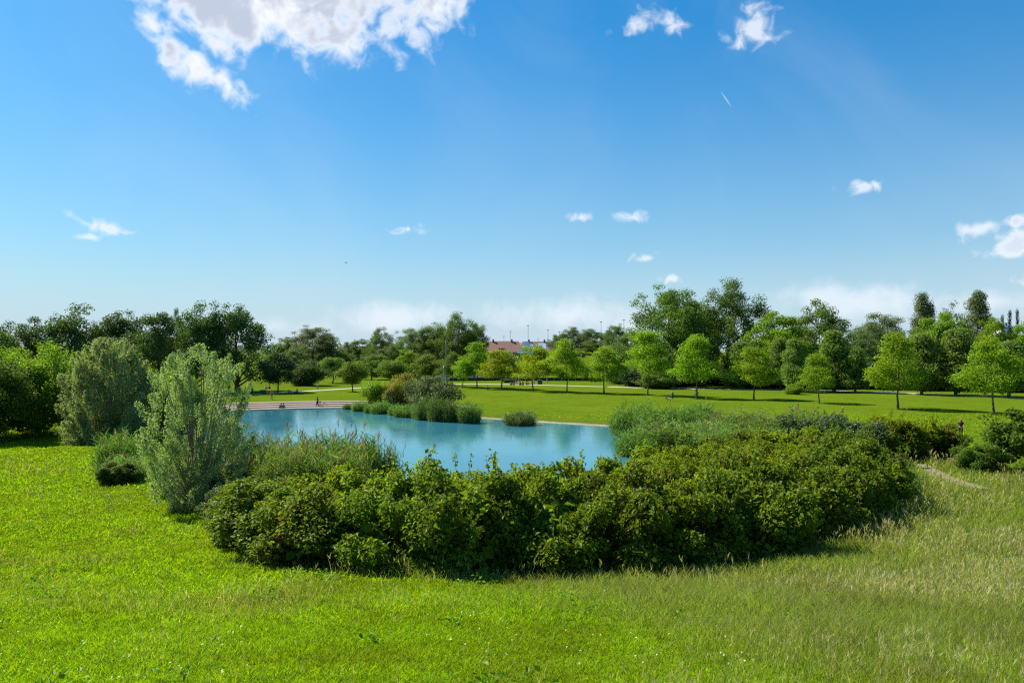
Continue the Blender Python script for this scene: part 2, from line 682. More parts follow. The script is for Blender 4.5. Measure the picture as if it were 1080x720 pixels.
def strip(name, pts, width, mat, lift=.03, jag=.0, seed=0):
    """a ribbon of ground lying on the terrain along a polyline"""
    rs = np.random.RandomState(seed)
    P = np.array(pts, float)
    seg = np.hypot(*np.diff(P, axis=0).T)
    s = np.concatenate([[0], np.cumsum(seg)])
    t = np.arange(0, s[-1], .5)
    x, y = np.interp(t, s, P[:, 0]), np.interp(t, s, P[:, 1])
    ker = np.ones(9) / 9
    x = np.convolve(np.pad(x, 4, mode='edge'), ker, 'valid')
    y = np.convolve(np.pad(y, 4, mode='edge'), ker, 'valid')
    dx, dy = np.gradient(x), np.gradient(y)
    L = np.hypot(dx, dy) + 1e-9
    nx, ny = -dy / L, dx / L
    rows = []
    m = 7
    w0 = width / 2 * (1 + jag * (rs.rand(len(t)) - .5))
    w1 = width / 2 * (1 + jag * (rs.rand(len(t)) - .5))
    for j in range(m):
        f = j / (m - 1)
        o = -w0 * (1 - f) + w1 * f
        X, Y = x + nx * o, y + ny * o
        Z = ground(X, Y) + lift - (.06 if j in (0, m - 1) else 0)
        rows.append(np.stack([X, Y, Z], 1))
    V = np.concatenate(rows)
    n = len(t)
    i = (np.arange(n - 1)[None, :] + np.arange(m - 1)[:, None] * n).ravel()
    F = np.stack([i, i + n, i + n + 1, i + 1], 1)
    me = np_mesh(name, V, F, mat, smooth=True)
    if me.polygons[0].normal.z < 0:
        me.flip_normals()
    return structure(name, me)


gravel = plain('pale_gravel', (.42, .38, .30), .9, .25, 2.5, bump=.4, spec=.1)
dirt = plain('trodden_dirt', (.22, .18, .12), .95, .45, 3.0, bump=.6, spec=.05)


def pt(px, py):
    """flat park ground (z = 0) seen at a photo pixel"""
    d = EYE * FPX / (py - HOR)
    return ((px - 540) / FPX * d, d)


NEAR_PATH = [(22.2, 35.4), (22.7, 39), (23.2, 42), (25, 47), (29, 56), (34, 70)]
FAR_PATH = [pt(640, 407.6), pt(735, 409.5), pt(800, 410.6), pt(880, 412.6), pt(960, 415.2), pt(1080, 419.5), pt(1200, 424)]
LEFT_PATH = [pt(190, 418.5), pt(264, 415.8), pt(300, 414), pt(345, 411), pt(400, 407), pt(460, 404.5), pt(560, 406.3), pt(640, 407.6)]
strip('path', NEAR_PATH, 1.25, dirt, .02, .5, 1)
strip('path', FAR_PATH, 3.2, gravel, .05, .1, 2)
strip('path', LEFT_PATH, 2.4, gravel, .05, .1, 3)

# ------------------------------------------------------------------ foliage builders
def unit(v):
    return v / (np.linalg.norm(v, axis=1, keepdims=True) + 1e-9)


def leaves(cen, nrm, size, rs, aspect=.6, up=None, droop=0.0, fold=.18):
    """one small pointed blade per centre; returns verts, quads"""
    n = len(cen)
    nrm = unit(nrm)
    t = rs.normal(size=(n, 3))
    if up is not None:
        t = t * .55 + np.asarray(up)
    t[:, 2] -= droop
    t = unit(t - nrm * np.sum(t * nrm, 1, keepdims=True))
    b = np.cross(nrm, t)
    s = (np.asarray(size) * np.ones(n))[:, None]
    V = np.empty((n, 4, 3))
    V[:, 0] = cen - t * s * .5
    V[:, 1] = cen + b * s * .5 * aspect + nrm * s * fold
    V[:, 2] = cen + t * s * .5
    V[:, 3] = cen - b * s * .5 * aspect + nrm * s * fold
    F = np.arange(n * 4).reshape(n, 4)
    return V.reshape(-1, 3), F


def clump(cen, rad, n, rs, size, aspect, flat=1.0, spread=1.0, outw=.55, up=None, droop=0, upw=.4):
    d = unit(rs.normal(size=(n, 3)))
    r = rs.rand(n) ** (1 / 2.4)
    stray = rs.rand(n) < .06
    r = np.where(stray, 1 + .2 * rs.rand(n), r)
    p = d * r[:, None] * rad * spread
    p[:, 2] *= flat
    nr = d * outw + rs.normal(size=(n, 3)) * .5 + np.array([0, 0, upw])
    return leaves(np.asarray(cen) + p, nr, size * (.65 + .7 * rs.rand(n)), rs, aspect, up, droop)


def merge(parts):
    vs, fs, o = [], [], 0
    for v, f in parts:
        vs.append(v)
        fs.append(f + o)
        o += len(v)
    return np.concatenate(vs), np.concatenate(fs)


def limb(mb, a, b, r0, r1, rs, bend=.12, n=5, sides=6):
    a, b = np.array(a, float), np.array(b, float)
    L = np.linalg.norm(b - a)
    o = rs.normal(size=3) * L * bend
    o[2] = abs(o[2]) * .4
    pts, rad = [], []
    for i in range(n + 1):
        t = i / n
        p = a * (1 - t) + b * t + o * math.sin(math.pi * t) + np.array([0, 0, .10 * L * t * (1 - t)])
        pts.append(p)
        rad.append(r0 * (1 - t) + r1 * t)
    mb.tube(pts, rad, sides, cap=False)
    return pts


BARK = plain('bark', (.11, .085, .06), .9, .35, 4.0, bump=.5, spec=.1)
BARK_PALE = plain('pale_bark', (.20, .18, .14), .9, .3, 4.0, bump=.4, spec=.1)


def crown_points(kind, rs, H, W, base, n):
    """clump centres filling the outer part of the crown, in the shape of the kind"""
    pts = []
    lobes = []
    ch = H - base
    cz = base + ch * .5
    if kind in ('oak', 'big', 'maple'):
        nl = 17 if kind == 'big' else 12
        for i in range(nl):
            a = 2 * math.pi * (i * .618 + rs.rand() * .2)
            h = (i + .5) / nl
            prof = math.sin(math.pi * min(1, .18 + h * .80)) ** .7
            rr = W * .5 * prof * (.46 + .42 * rs.rand())
            lobes.append((rr * math.cos(a), rr * math.sin(a), base + ch * (.08 + .66 * h), W * (.12 + .10 * rs.rand())))
        lobes.append((rs.normal() * W * .06, rs.normal() * W * .06, base + ch * .80, W * .17))
        lobes.append((rs.normal() * W * .04, 0, base + ch * .5, W * .3))
        tries = 0
        while len(pts) < n and tries < 20000:
            tries += 1
            l = lobes[rs.randint(len(lobes))]
            d = unit(rs.normal(size=(1, 3)))[0]
            q = np.array(l[:3]) + d * l[3] * (.62 + .38 * rs.rand())
            rr = math.hypot(q[0], q[1]) / (W * .56)
            if q[2] < base or rr > 1 or q[2] > H * (.50 + .50 * math.sqrt(1 - rr * rr)):
                continue
            pts.append(q)
        return np.array(pts)
    e1, e2, gap, gw = .55 + .7 * rs.rand(), .12 + .22 * rs.rand(), rs.rand() * 6.28, .35 + .5 * rs.rand()
    while len(pts) < n:
        h = rs.rand()
        if kind == 'ash':
            prof = min(1, .35 + h * (3 + 4 * e2)) * (1.04 - h) ** (.40 + .35 * e1)
            h2 = round(h * 7) / 7 * .25 + h * .75
        elif kind == 'linden':
            prof = min(1, (h + .06) * 4.5) * (1.05 - h) ** .75
            h2 = h
        elif kind == 'poplar':
            prof = min(1, (h + .05) * 4) * (1.02 - h ** 2.2) ** .8
            h2 = h
        elif kind == 'cypress':
            prof = min(1, (h + .05) * 6) * (1.02 - h)
            h2 = h
        else:        # round, wispy, bush
            prof = math.sqrt(max(0, 1 - (2 * h - 1) ** 2))
            h2 = h
        a = rs.rand() * 2 * math.pi
        r = W * .5 * prof * math.sqrt(.25 + .75 * rs.rand()) * .86
        lump = 1 + .22 * math.sin(2 * a + 7 * h) + .12 * math.sin(5 * a - 11 * h)
        if rs.rand() > prof ** .5:
            continue
        if kind in ('ash', 'round') and abs((a - gap - 2.2 * h + 9.42) % 6.283 - 3.14) < gw and rs.rand() < .8:
            continue
        pts.append((r * lump * math.cos(a), r * lump * math.sin(a), base + ch * h2))
    return np.array(pts)


TREE = {
    # kind: H, W, crown base, clumps, clump radius, leaves per clump, leaf size, aspect, flat, trunk r
    'oak': (16, 14, 1.2, 135, 1.15, 125, .29, .75, .75, .38),
    'ash': (10, 9, 2.5, 70, 1.0, 120, .23, .62, .6, .12),
    'linden': (10, 6.4, .7, 90, .95, 190, .23, .8, .8, .16),
    'poplar': (22, 7, 2, 110, 1.1, 190, .28, .7, 1.25, .26),
    'big': (26, 22, 1.6, 210, 1.55, 150, .34, .72, .8, .55),
    'maple': (13, 12, .9, 140, .92, 120, .25, .8, .7, .25),
    'round': (7, 6.4, 1.6, 62, .95, 170, .21, .7, .75, .13),
    'wispy': (18, 9, 5, 34, 1.25, 70, .40, .6, .9, .2),
    'bush': (5, 7, -.4, 66, 1.0, 170, .23, .7, .8, .12),
    'cypress': (14, 1.7, .4, 44, .5, 70, .24, .6, 1.6, .14),
}
PROTO = {}


def tree_meshes(kind, seed, mat):
    key = (kind, seed, mat.name)
    if key in PROTO:
        return PROTO[key]
    H, W, base, nc, cr, nl, ls, asp, flat, tr = TREE[kind]
    geo_key = (kind, seed)
    if geo_key in PROTO:
        v, f, tmesh, h, w = PROTO[geo_key]
    else:
        rs = np.random.RandomState(seed * 101 + len(kind) * 7)
        C = crown_points(kind, rs, H - cr * flat * .8, W - cr * 1.2, base + cr * flat * .7, nc)
        parts = []
        for c in C:
            k = .7 + .6 * rs.rand()
            parts.append(clump(c, cr * k, int(nl * k * k), rs, ls, asp, flat, 1, .6, droop=.25 if kind in ('wispy', 'ash') else .1))
        v, f = merge(parts)
        mb = MB()
        lean = rs.normal(size=2) * .02 * H
        topz = H * (.62 if kind not in ('poplar', 'cypress', 'linden') else .86)
        pts = []
        for i in range(7):
            t = i / 6
            pts.append((lean[0] * t * t + rs.normal() * .01 * H * (i > 1), lean[1] * t * t, -.4 + (topz + .4) * t))
        rad = [tr * 1.5] + [tr * (1 - .8 * i / 6) for i in range(1, 7)]
        mb.tube(pts, rad, 8, cap=False)
        nb = min(len(C), 26 if kind in ('oak', 'big', 'maple') else 20)
        for c in C[rs.permutation(len(C))[:nb]]:
            zz = np.clip(c[2] - (abs(c[0]) + abs(c[1])) * (.55 if kind != 'ash' else .2), base * .6, topz * .95)
            t = (zz + .4) / (topz + .4)
            i = min(5, int(t * 6))
            fr = t * 6 - i
            p0 = np.array(pts[i]) * (1 - fr) + np.array(pts[i + 1]) * fr
            limb(mb, p0, c, tr * (.42 - .25 * t), tr * .07, rs)
        tmesh = mb.mesh(kind + '_trunk', BARK if kind != 'wispy' else BARK_PALE, smooth=True)
        lo, hi = np.percentile(v, 1, axis=0), np.percentile(v, 99, axis=0)
        h, w = np.percentile(v[:, 2], 99.7), (hi[0] - lo[0] + hi[1] - lo[1]) / 2
        PROTO[geo_key] = (v, f, tmesh, h, w)
    cm = np_mesh(kind + '_crown', v, f, mat)
    PROTO[key] = (tmesh, cm, h, w)
    return PROTO[key]


TREE_NAME = {'oak': 'oak_tree', 'ash': 'ash_tree', 'linden': 'linden_tree', 'poplar': 'poplar_tree', 'big': 'broad_tree', 'maple': 'maple_tree',
             'round': 'small_tree', 'wispy': 'birch_tree', 'bush': 'bush', 'cypress': 'cypress_tree'}
_rot = random.Random(5)


def tree(kind, seed, mat, px, top, wpx, d, label, group=None, name=None, cat=None, sink=0.0):
    x, y, z = at(px, d)
    tm, cm, h, w = tree_meshes(kind, seed, mat)
    H = top_z(top, d) - z
    W = wpx / FPX * d
    s = (W / w, W / w, H / h)
    o = thing(name or TREE_NAME[kind], label, cat or ('bush' if kind == 'bush' else 'tree'), (x, y, z - sink), _rot.uniform(0, 6.28), group, s)
    link('stems' if kind == 'bush' else 'trunk', tm, o)
    link('foliage' if kind == 'bush' else 'crown', cm, o)
    return o


# foliage colours
L_OAK = leaf_mat('oak_leaf', (.045, .080, .016), .6, .36)
L_OAKL = leaf_mat('oak_leaf_light', (.075, .120, .018), .6, .42)
L_ASH = leaf_mat('ash_leaf', (.125, .205, .010), .5, .55)
L_ASHY = leaf_mat('ash_leaf_yellow', (.148, .195, .003), .5, .55)
L_LIN = leaf_mat('linden_leaf', (.098, .145, .022), .6, .40)
L_BIG = leaf_mat('broad_leaf', (.066, .108, .016), .6, .42)
L_MAP = leaf_mat('maple_leaf', (.105, .175, .010), .5, .52)
L_POP = leaf_mat('poplar_leaf', (.085, .110, .045), .6, .32)
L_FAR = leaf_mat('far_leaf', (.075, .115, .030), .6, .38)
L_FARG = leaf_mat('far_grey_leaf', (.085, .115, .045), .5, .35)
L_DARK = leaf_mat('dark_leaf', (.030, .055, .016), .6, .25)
L_RND = leaf_mat('round_tree_leaf', (.085, .125, .014), .5, .42)
L_YEL = leaf_mat('yellowish_leaf', (.16, .17, .020), .55, .42, tint=(.22, .12, .05), tint_amt=.30)
L_CYP = leaf_mat('cypress_leaf', (.022, .030, .018), .5, .12)

G_OAK = 'dark oaks behind the left meadow'
for a in [
    ('oak', 1, L_OAKL, -4, 349, 62, 118, 'mid-green tree cut by the left frame edge, lower and nearer than the dark oaks'),
    ('oak', 2, L_OAK, 27, 336, 72, 150, 'leftmost of the dark oaks, low and flat topped, just right of the frame edge', G_OAK),
    ('oak', 3, L_OAK, 74, 323, 66, 150, 'dark oak with a high rounded crown between two lower oaks on the far left', G_OAK),
    ('oak', 4, L_OAK, 124, 329, 68, 156, 'dark oak with a ragged crown right above the grey-green willow bush', G_OAK),
    ('oak', 1, L_OAK, 166, 331, 62, 150, 'lower greyish dark oak left of the two tallest oaks', G_OAK),
    ('oak', 2, L_OAK, 187, 327, 30, 172, 'slim oak top peeping out between the bigger dark oaks', G_OAK),
    ('oak', 3, L_OAK, 207, 319, 60, 158, 'tall dark oak above the silver willow with gaps of sky in its top', G_OAK),
    ('oak', 4, L_OAK, 250, 323, 72, 163, 'rightmost dark oak, broad and almost black, standing at the edge of the lawn', G_OAK),
]:
    tree(*a)

G_BG = 'trees in the far belt left of the red roofs'
for a in [
    ('round', 1, L_DARK, 293, 374, 36, 158, 'small almost black round tree with a bare trunk beside the green bin'),
    ('bush', 1, L_OAK, 324, 380, 38, 196, 'wide dark rounded bush right of the small black tree'),
    ('big', 1, L_FARG, 330, 345, 52, 300, 'tall smooth grey-green tree behind the wide dark bush', G_BG),
    ('maple', 1, L_FAR, 304, 356, 34, 310, 'pale far tree just right of the rightmost dark oak', G_BG),
    ('maple', 2, L_FAR, 313, 366, 26, 280, 'low pale tree at the foot of the tall grey-green tree', G_BG),
    ('maple', 3, L_FARG, 347, 362, 26, 330, 'hazy low tree right of the tall grey-green tree', G_BG),
    ('round', 2, L_OAKL, 351, 377, 26, 212, 'small dark green tree with a short trunk by the end of the left path'),
    ('round', 3, L_RND, 372, 381, 31, 162, 'small yellowish-green round tree on a thin trunk on the lawn above the pond'),
    ('maple', 2, L_OAKL, 360, 371, 22, 300, 'low dark tree below the small white house', G_BG),
    ('maple', 3, L_FARG, 368, 361, 24, 345, 'hazy tree right behind the small white house', G_BG),
    ('maple', 1, L_FAR, 384, 358, 30, 300, 'round far tree left of the tall twin-topped poplar', G_BG),
    ('big', 2, L_FAR, 400, 346, 36, 270, 'tall dark-topped tree left of the wispy birch', G_BG),
    ('wispy', 1, L_FARG, 418, 349, 20, 290, 'wispy thin birch with sky showing through', G_BG),
    ('maple', 2, L_FAR, 412, 364, 30, 255, 'low leafy tree under the wispy birch', G_BG),
    ('big', 3, L_FAR, 437, 347, 40, 252, 'tall tree at the left end of the high clump', G_BG),
    ('big', 1, L_FAR, 458, 343, 48, 246, 'middle tree of the high clump, behind the tall mast', G_BG),
    ('big', 2, L_BIG, 484, 331, 58, 240, 'tallest tree of the high clump, with an open airy top, left of the red roofs', G_BG),
    ('big', 3, L_BIG, 500, 342, 36, 246, 'narrow tree leaning out at the right end of the high clump', G_BG),
    ('maple', 3, L_MAP, 431, 369, 32, 222, 'fresh green tree in front of the high clump', G_BG),
    ('maple', 1, L_OAKL, 392, 374, 30, 236, 'low dark tree behind the yellowish-green lawn tree', G_BG),
    ('round', 4, L_RND, 412, 380, 29, 204, 'round crowned tree behind the yellow-green pond shrubs'),
    ('round', 1, L_RND, 453, 374, 32, 190, 'wide round tree beside the tall mast, above the grey shrub'),
]:
    tree(*a)

G_ROW = 'young ash trees in a row on the lawn'
for i, a in enumerate([
    ('ash', 1, L_OAKL, 477, 371, 26, 184, 'dark little tree half hidden behind the first lawn ash', G_ROW),
    ('ash', 2, L_MAP, 503, 361, 34, 178, 'deep green ash beside the yellow ones, its trunk by the shaded sitter', G_ROW),
    ('ash', 3, L_ASH, 488, 376, 24, 176, 'low fresh green ash overlapping the deep green one', G_ROW),
    ('ash', 4, L_ASHY, 529, 369, 42, 170, 'yellow ash left of the picnic group', G_ROW),
    ('ash', 1, L_ASHY, 562, 364, 44, 162, 'yellow ash standing right in front of the picnic group', G_ROW),
    ('ash', 2, L_ASH, 598, 358, 36, 158, 'green ash right of the two yellow ones', G_ROW),
    ('ash', 3, L_ASH, 637, 366, 42, 155, 'wide low green ash in front of the grassy bank', G_ROW),
    ('ash', 4, L_ASH, 683, 349, 46, 148, 'tall green ash left of the cyclist', G_ROW),
    ('ash', 1, L_ASH, 735, 353, 48, 139, 'green ash with the cyclist at its trunk', G_ROW),
    ('ash', 2, L_ASH, 795, 366, 46, 136, 'spreading ash with tufts of grass at its foot, right of the cyclist', G_ROW),
    ('ash', 3, L_ASH, 864, 373, 38, 126, 'smallest ash on the right-hand lawn, level with the pale reeds', G_ROW),
    ('ash', 4, L_ASH, 947, 351, 54, 113, 'large bright ash in the middle of the right-hand lawn', G_ROW),
    ('ash', 2, L_ASH, 1048, 355, 62, 105, 'rightmost and nearest ash, bright and wide, beside the jogger', G_ROW),
]):
    o = tree(a[0], i + 1, *a[2:])
    o.rotation_euler[0], o.rotation_euler[1] = R(_rot.uniform(-2.5, 2.5)), R(_rot.uniform(-2.5, 2.5))

G_LIN = 'dense lindens along the far path'
for a in [
    ('linden', 1, L_LIN, 783, 361, 34, 174, 'leftmost linden on the far path, behind the spreading ash', G_LIN),
    ('linden', 2, L_LIN, 823, 357, 26, 168, 'slim linden behind the rust-red post', G_LIN),
    ('linden', 3, L_LIN, 838, 358, 28, 160, 'linden with a pale left flank right of the rust-red post', G_LIN),
    ('linden', 1, L_LIN, 880, 349, 36, 160, 'dark pyramid linden behind the smallest ash', G_LIN),
    ('linden', 2, L_LIN, 902, 366, 28, 157, 'small narrow linden left of the large bright ash', G_LIN),
    ('linden', 3, L_LIN, 972, 353, 36, 150, 'dark linden right of the large bright ash', G_LIN),
    ('linden', 1, L_LIN, 1008, 347, 40, 148, 'tallest linden, pointed, with a pale left flank', G_LIN),
    ('linden', 2, L_LIN, 1064, 360, 40, 142, 'dark linden behind the rightmost ash', G_LIN),
]:
    tree(*a)

G_R = 'tall trees behind the far path'
for a in [
    ('big', 1, L_BIG, 706, 305, 92, 190, 'big dark spreading tree behind the tall green ash', G_R),
    ('big', 2, L_BIG, 768, 296, 84, 194, 'highest tree in the view, dark with a rounded top', G_R),
    ('big', 3, L_BIG, 735, 318, 52, 206, 'dark tree filling the gap between the two biggest trees', G_R),
    ('maple', 1, L_MAP, 812, 330, 68, 180, 'fresh green maple right of the highest tree', G_R),
    ('oak', 2, L_OAKL, 866, 317, 66, 200, 'dark open-topped oak behind the lindens', G_R),
    ('oak', 3, L_BIG, 840, 336, 44, 206, 'lower dark oak between the maple and the open-topped oak', G_R),
    ('big', 3, L_FARG, 925, 332, 68, 240, 'hazy grey-green tree behind the large bright ash', G_R),
    ('maple', 2, L_FAR, 905, 350, 44, 215, 'low tree in front of the hazy grey-green one', G_R),
    ('poplar', 1, L_POP, 973, 310, 27, 240, 'grey-green poplar left of the bare-topped tree', G_R),
    ('maple', 3, L_MAP, 990, 331, 62, 186, 'bright full tree below the two poplars', G_R),
    ('wispy', 1, L_BIG, 1006, 318, 34, 205, 'thin bare-topped tree between the two poplars', G_R),
    ('poplar', 2, L_POP, 1031, 308, 30, 238, 'grey-green poplar right of the bare-topped tree', G_R),
    ('maple', 1, L_MAP, 1046, 336, 46, 184, 'bright tree left of the cypress spires', G_R),
    ('maple', 2, L_MAP, 1082, 341, 44, 180, 'bright tree at the right frame edge under the cypress spires', G_R),
    ('maple', 3, L_OAKL, 1106, 346, 50, 176, 'darker tree cut by the right frame edge', G_R),
    ('big', 1, L_FAR, 650, 343, 30, 262, 'pale tree by the lamp posts left of the big dark tree', G_R),
    ('maple', 1, L_FAR, 668, 352, 42, 220, 'leafy tree at the foot of the big dark tree', G_R),
    ('maple', 2, L_FAR, 644, 366, 40, 226, 'low tree on the end of the grassy bank', G_R),
]:
    tree(*a)
G_M = 'trees on top of the grassy bank'
for a in [
    ('big', 2, L_FAR, 603, 345, 36, 290, 'round tree right of the red roofs on the bank', G_M),
    ('big', 3, L_FAR, 625, 347, 34, 285, 'tree on the bank above the blue car', G_M),
    ('maple', 2, L_FARG, 588, 353, 22, 300, 'small hazy tree touching the right end of the red roofs', G_M),
    ('maple', 3, L_FAR, 630, 358, 40, 276, 'low spreading tree right of the blue car', G_M),
]:
    tree(*a)
for px, top, w, d, lab in [(1057, 333, 4.5, 250, 'leftmost and shortest of the three dark cypress spires'), (1065, 328, 5, 246, 'middle cypress spire, the thickest of the three'),
                           (1073, 327, 4.5, 252, 'rightmost of the three dark cypress spires')]:
    tree('cypress', 1, L_CYP, px, top, w, d, lab, 'cypress spires above the right-hand trees')

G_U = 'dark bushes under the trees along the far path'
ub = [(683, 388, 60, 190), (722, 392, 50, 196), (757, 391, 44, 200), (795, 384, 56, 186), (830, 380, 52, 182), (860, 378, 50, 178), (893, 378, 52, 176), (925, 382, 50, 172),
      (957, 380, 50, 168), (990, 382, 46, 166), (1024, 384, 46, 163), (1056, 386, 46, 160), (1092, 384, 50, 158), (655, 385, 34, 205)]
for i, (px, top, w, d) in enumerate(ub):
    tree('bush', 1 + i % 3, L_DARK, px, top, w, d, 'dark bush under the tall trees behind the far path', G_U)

# bushes by the pond
G_P = 'shrubs on the far bank of the pond'
for a in [
    ('bush', 2, L_MAP, 397, 402, 36, 128, 'low fresh green shrub at the left end of the far-bank shrubs', G_P),
    ('bush', 3, L_YEL, 426, 394, 34, 126, 'yellowish shrub with a reddish tinge on the far bank', G_P),
    ('bush', 1, L_YEL, 420, 403, 24, 119, 'small yellow-green shrub in front of the reddish-tinged one', G_P),
    ('bush', 2, L_FARG, 441, 401, 26, 118, 'rounded grey-green shrub between the yellow one and the wide one', G_P),
    ('bush', 3, L_FARG, 458, 397, 46, 116, 'wide grey-green shrub above the dark reed bed', G_P),
    ('bush', 1, L_DARK, 414, 411, 16, 118, 'narrow dark shrub under the yellowish ones', G_P),
]:
    tree(*a)
tree('bush', 2, L_OAK, 537, 399, 16, 208, 'small dark bush by the low wall left of the picnic group')
tree('bush', 1, L_OAKL, 694, 391, 40, 178, 'round dark bush at the edge of the lawn behind the tall green ash')
tree('bush', 3, L_MAP, 838, 405, 18, 152, 'low bush beside the rust-red post')

# distant wood closing the horizon
def far_wood():
    rs = np.random.RandomState(44)
    parts = []
    for i in range(520):
        a = -.85 + 1.7 * rs.rand()
        d = 480 + 380 * rs.rand()
        x, y = d * math.tan(a) if abs(a) < 1 else 0, d
        z = gz(x, y)
        h = 7 + 6 * rs.rand()
        for q in range(3):
            c = (x + rs.normal() * 3, y + rs.normal() * 3, z + h * (.25 + .28 * q))
            parts.append(clump(c, 4.5 - q * .8, 46, rs, 1.5, .8, .75))
    v, f = merge(parts)
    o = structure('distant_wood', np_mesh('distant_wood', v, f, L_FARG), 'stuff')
    tag(o, 'hazy distant belt of woodland along the horizon', 'woodland')


far_wood()

# ------------------------------------------------------------------ near shrubs
SHRUB = {}


def shrub_meshes(seed, mat, W=3.6, H=3.1, nc=64, cr=.46, nl=300, ls=.15, asp=.62, shoots=34, key=None):
    k = (key or 'hedge', seed)
    if k not in SHRUB:
        rs = np.random.RandomState(900 + seed * 13 + len(k[0]))
        parts = []
        C = []
        while len(C) < nc:
            d = unit(rs.normal(size=(1, 3)))[0]
            d[2] = abs(d[2]) if rs.rand() < .8 else d[2] * .3
            r = .70 + .34 * rs.rand()
            d = np.sign(d) * np.abs(d) ** .72
            lump = 1 + .13 * math.sin(3 * math.atan2(d[1], d[0]) + seed) + .08 * rs.normal()
            C.append((d[0] * W * .5 * r * lump, d[1] * W * .5 * r * lump, H * .30 + d[2] * H * .62 * r * lump))
        for c in C:
            q = .65 + .75 * rs.rand()
            parts.append(clump(c, cr * q, int(nl * q * q), rs, ls, asp, .72, 1, .34, droop=.15, upw=.75))
        # an inner filling so that no light leaks through the middle
        parts.append(clump((0, 0, H * .42), W * .36, 1500, rs, ls * 2.2, .8, H / W * 1.05))
        mb = MB()
        for i in range(shoots):
            c = C[rs.randint(len(C))]
            if c[2] < H * .35:
                continue
            L = .25 + .5 * rs.rand()
            dr = np.array([rs.normal() * .3, rs.normal() * .3, 1.0])
            p0 = np.array(c)
            p1 = p0 + dr * (cr * .8 + L)
            mb.tube([p0, p0 * .4 + p1 * .6, p1], [.012, .008, .004], 4, cap=False)
            n = 26
            t = rs.rand(n) ** .7
            cen = p0 + (p1 - p0) * t[:, None] + rs.normal(size=(n, 3)) * .05
            parts.append(leaves(cen, rs.normal(size=(n, 3)) + np.array([0, -.2, .4]), ls * (.6 + .5 * rs.rand(n)), rs, asp, droop=.2))
        for i in range(14):
            a = rs.rand() * 6.28
            limb(mb, (math.cos(a) * .25, math.sin(a) * .25, -.5), C[rs.randint(len(C))], .035, .008, rs, .08, 4, 5)
        v, f = merge(parts)
        sx = W / (np.percentile(v[:, 0], 98.5) - np.percentile(v[:, 0], 1.5))
        sy = W / (np.percentile(v[:, 1], 98.5) - np.percentile(v[:, 1], 1.5))
        sz = H / np.percentile(v[:, 2], 99)
        sc = np.array([sx, sy, sz])
        v = v * sc
        mb.v = [(p[0] * sx, p[1] * sy, p[2] * sz) for p in mb.v]
        SHRUB[k] = (v, f, mb.mesh('shrub_stems', BARK, True), H * 1.0, W)
    v, f, sm, h, w = SHRUB[k]
    kk = k + (mat.name,)
    if kk not in SHRUB:
        SHRUB[kk] = np_mesh('shrub_foliage', v, f, mat)
    return sm, SHRUB[kk]


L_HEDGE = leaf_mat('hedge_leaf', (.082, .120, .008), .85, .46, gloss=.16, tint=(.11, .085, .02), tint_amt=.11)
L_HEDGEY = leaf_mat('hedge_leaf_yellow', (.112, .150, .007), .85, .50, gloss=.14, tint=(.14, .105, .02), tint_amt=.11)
L_HEDGER = leaf_mat('hedge_leaf_reddish', (.092, .118, .010), .85, .46, gloss=.16, tint=(.18, .10, .03), tint_amt=.26)
L_GLOSS = leaf_mat('glossy_grey_leaf', (.062, .100, .024), .6, .36, gloss=.3, back=(.10, .135, .06))
L_HAZEL = leaf_mat('bright_shrub_leaf', (.105, .17, .014), .6, .48)
L_BRAM = leaf_mat('bramble_leaf', (.066, .105, .012), .7, .42, gloss=.2)


def shrub(x, y, h, w, mat, seed, label, group=None, name='shrub', **kw):
    H, W = kw.get('H', 3.1), kw.get('W', 3.6)
    sm, fm = shrub_meshes(seed, mat, **kw)
    hv = _rot.uniform(.86, 1.08)
    s = (w / W * 1.04, w / W * _rot.uniform(.96, 1.16), h / H * hv)
    o = thing(name, label, 'shrub', (x, y, gz(x, y) - .05), _rot.uniform(0, 6.28), group, s)
    link('stems', sm, o)
    link('foliage', fm, o)
    return o


G_H = 'shrubs of the big thicket in front of the pond'
FRONT = 'dense shrub in the front row of the thicket, its shaded face towards the lawn'
BACK = 'sunlit shrub in the back rows of the thicket, hiding the near shore'
HEDGE_TOP = ([195, 240, 300, 400, 450, 520, 600, 680, 750, 820, 880, 930], [524, 509, 502, 495, 490, 488, 482, 472, 462, 453, 449, 449])


def hedge_h(x, y, off):
    px = 540 + x / y * FPX
    py = np.interp(px, *HEDGE_TOP) + off
    return float(min(3.5, max(1.3, top_z(py, y) - gz(x, y))))


front = [(-10.7, 31.2, 2.3, 2.8), (-9.7, 28.5, 2.5, 3.0), (-8.6, 26.2, 2.6, 3.1), (-7.4, 24.4, 2.9, 3.4), (-5.8, 23.0, 3.0, 3.5), (-3.5, 22.3, 3.0, 3.5), (-1.2, 22.0, 2.9, 3.5),
         (1.1, 22.3, 3.0, 3.4), (3.3, 22.9, 2.9, 3.5), (5.5, 23.8, 3.1, 3.5), (7.7, 25.0, 3.1, 3.6), (9.8, 26.6, 3.1, 3.5), (11.9, 28.4, 3.1, 3.5), (13.7, 30.6, 3.0, 3.4), (14.9, 33.4, 2.8, 3.3)]
for i, (x, y, h, w) in enumerate(front):
    m, lab = L_HEDGE, FRONT
    if i == 0:
        lab, m = 'leftmost and lowest shrub of the thicket, right beside the silver willow', L_GLOSS
    elif i == 1:
        lab, m = 'olive green shrub second from the left end of the thicket', L_HEDGE
    elif i == 4:
        lab, m = 'shrub with reddish young leaves at the left of the thicket front', L_HEDGER
    elif i == 14:
        lab, m = 'rightmost shrub of the thicket front, beside the tall weeds', L_HEDGE
    elif i in (8, 9, 12):
        m = L_HEDGE
    shrub(x, y, hedge_h(x, y, 13 if x > -6 else 2), w, m, 1 + i % 4, lab, G_H)
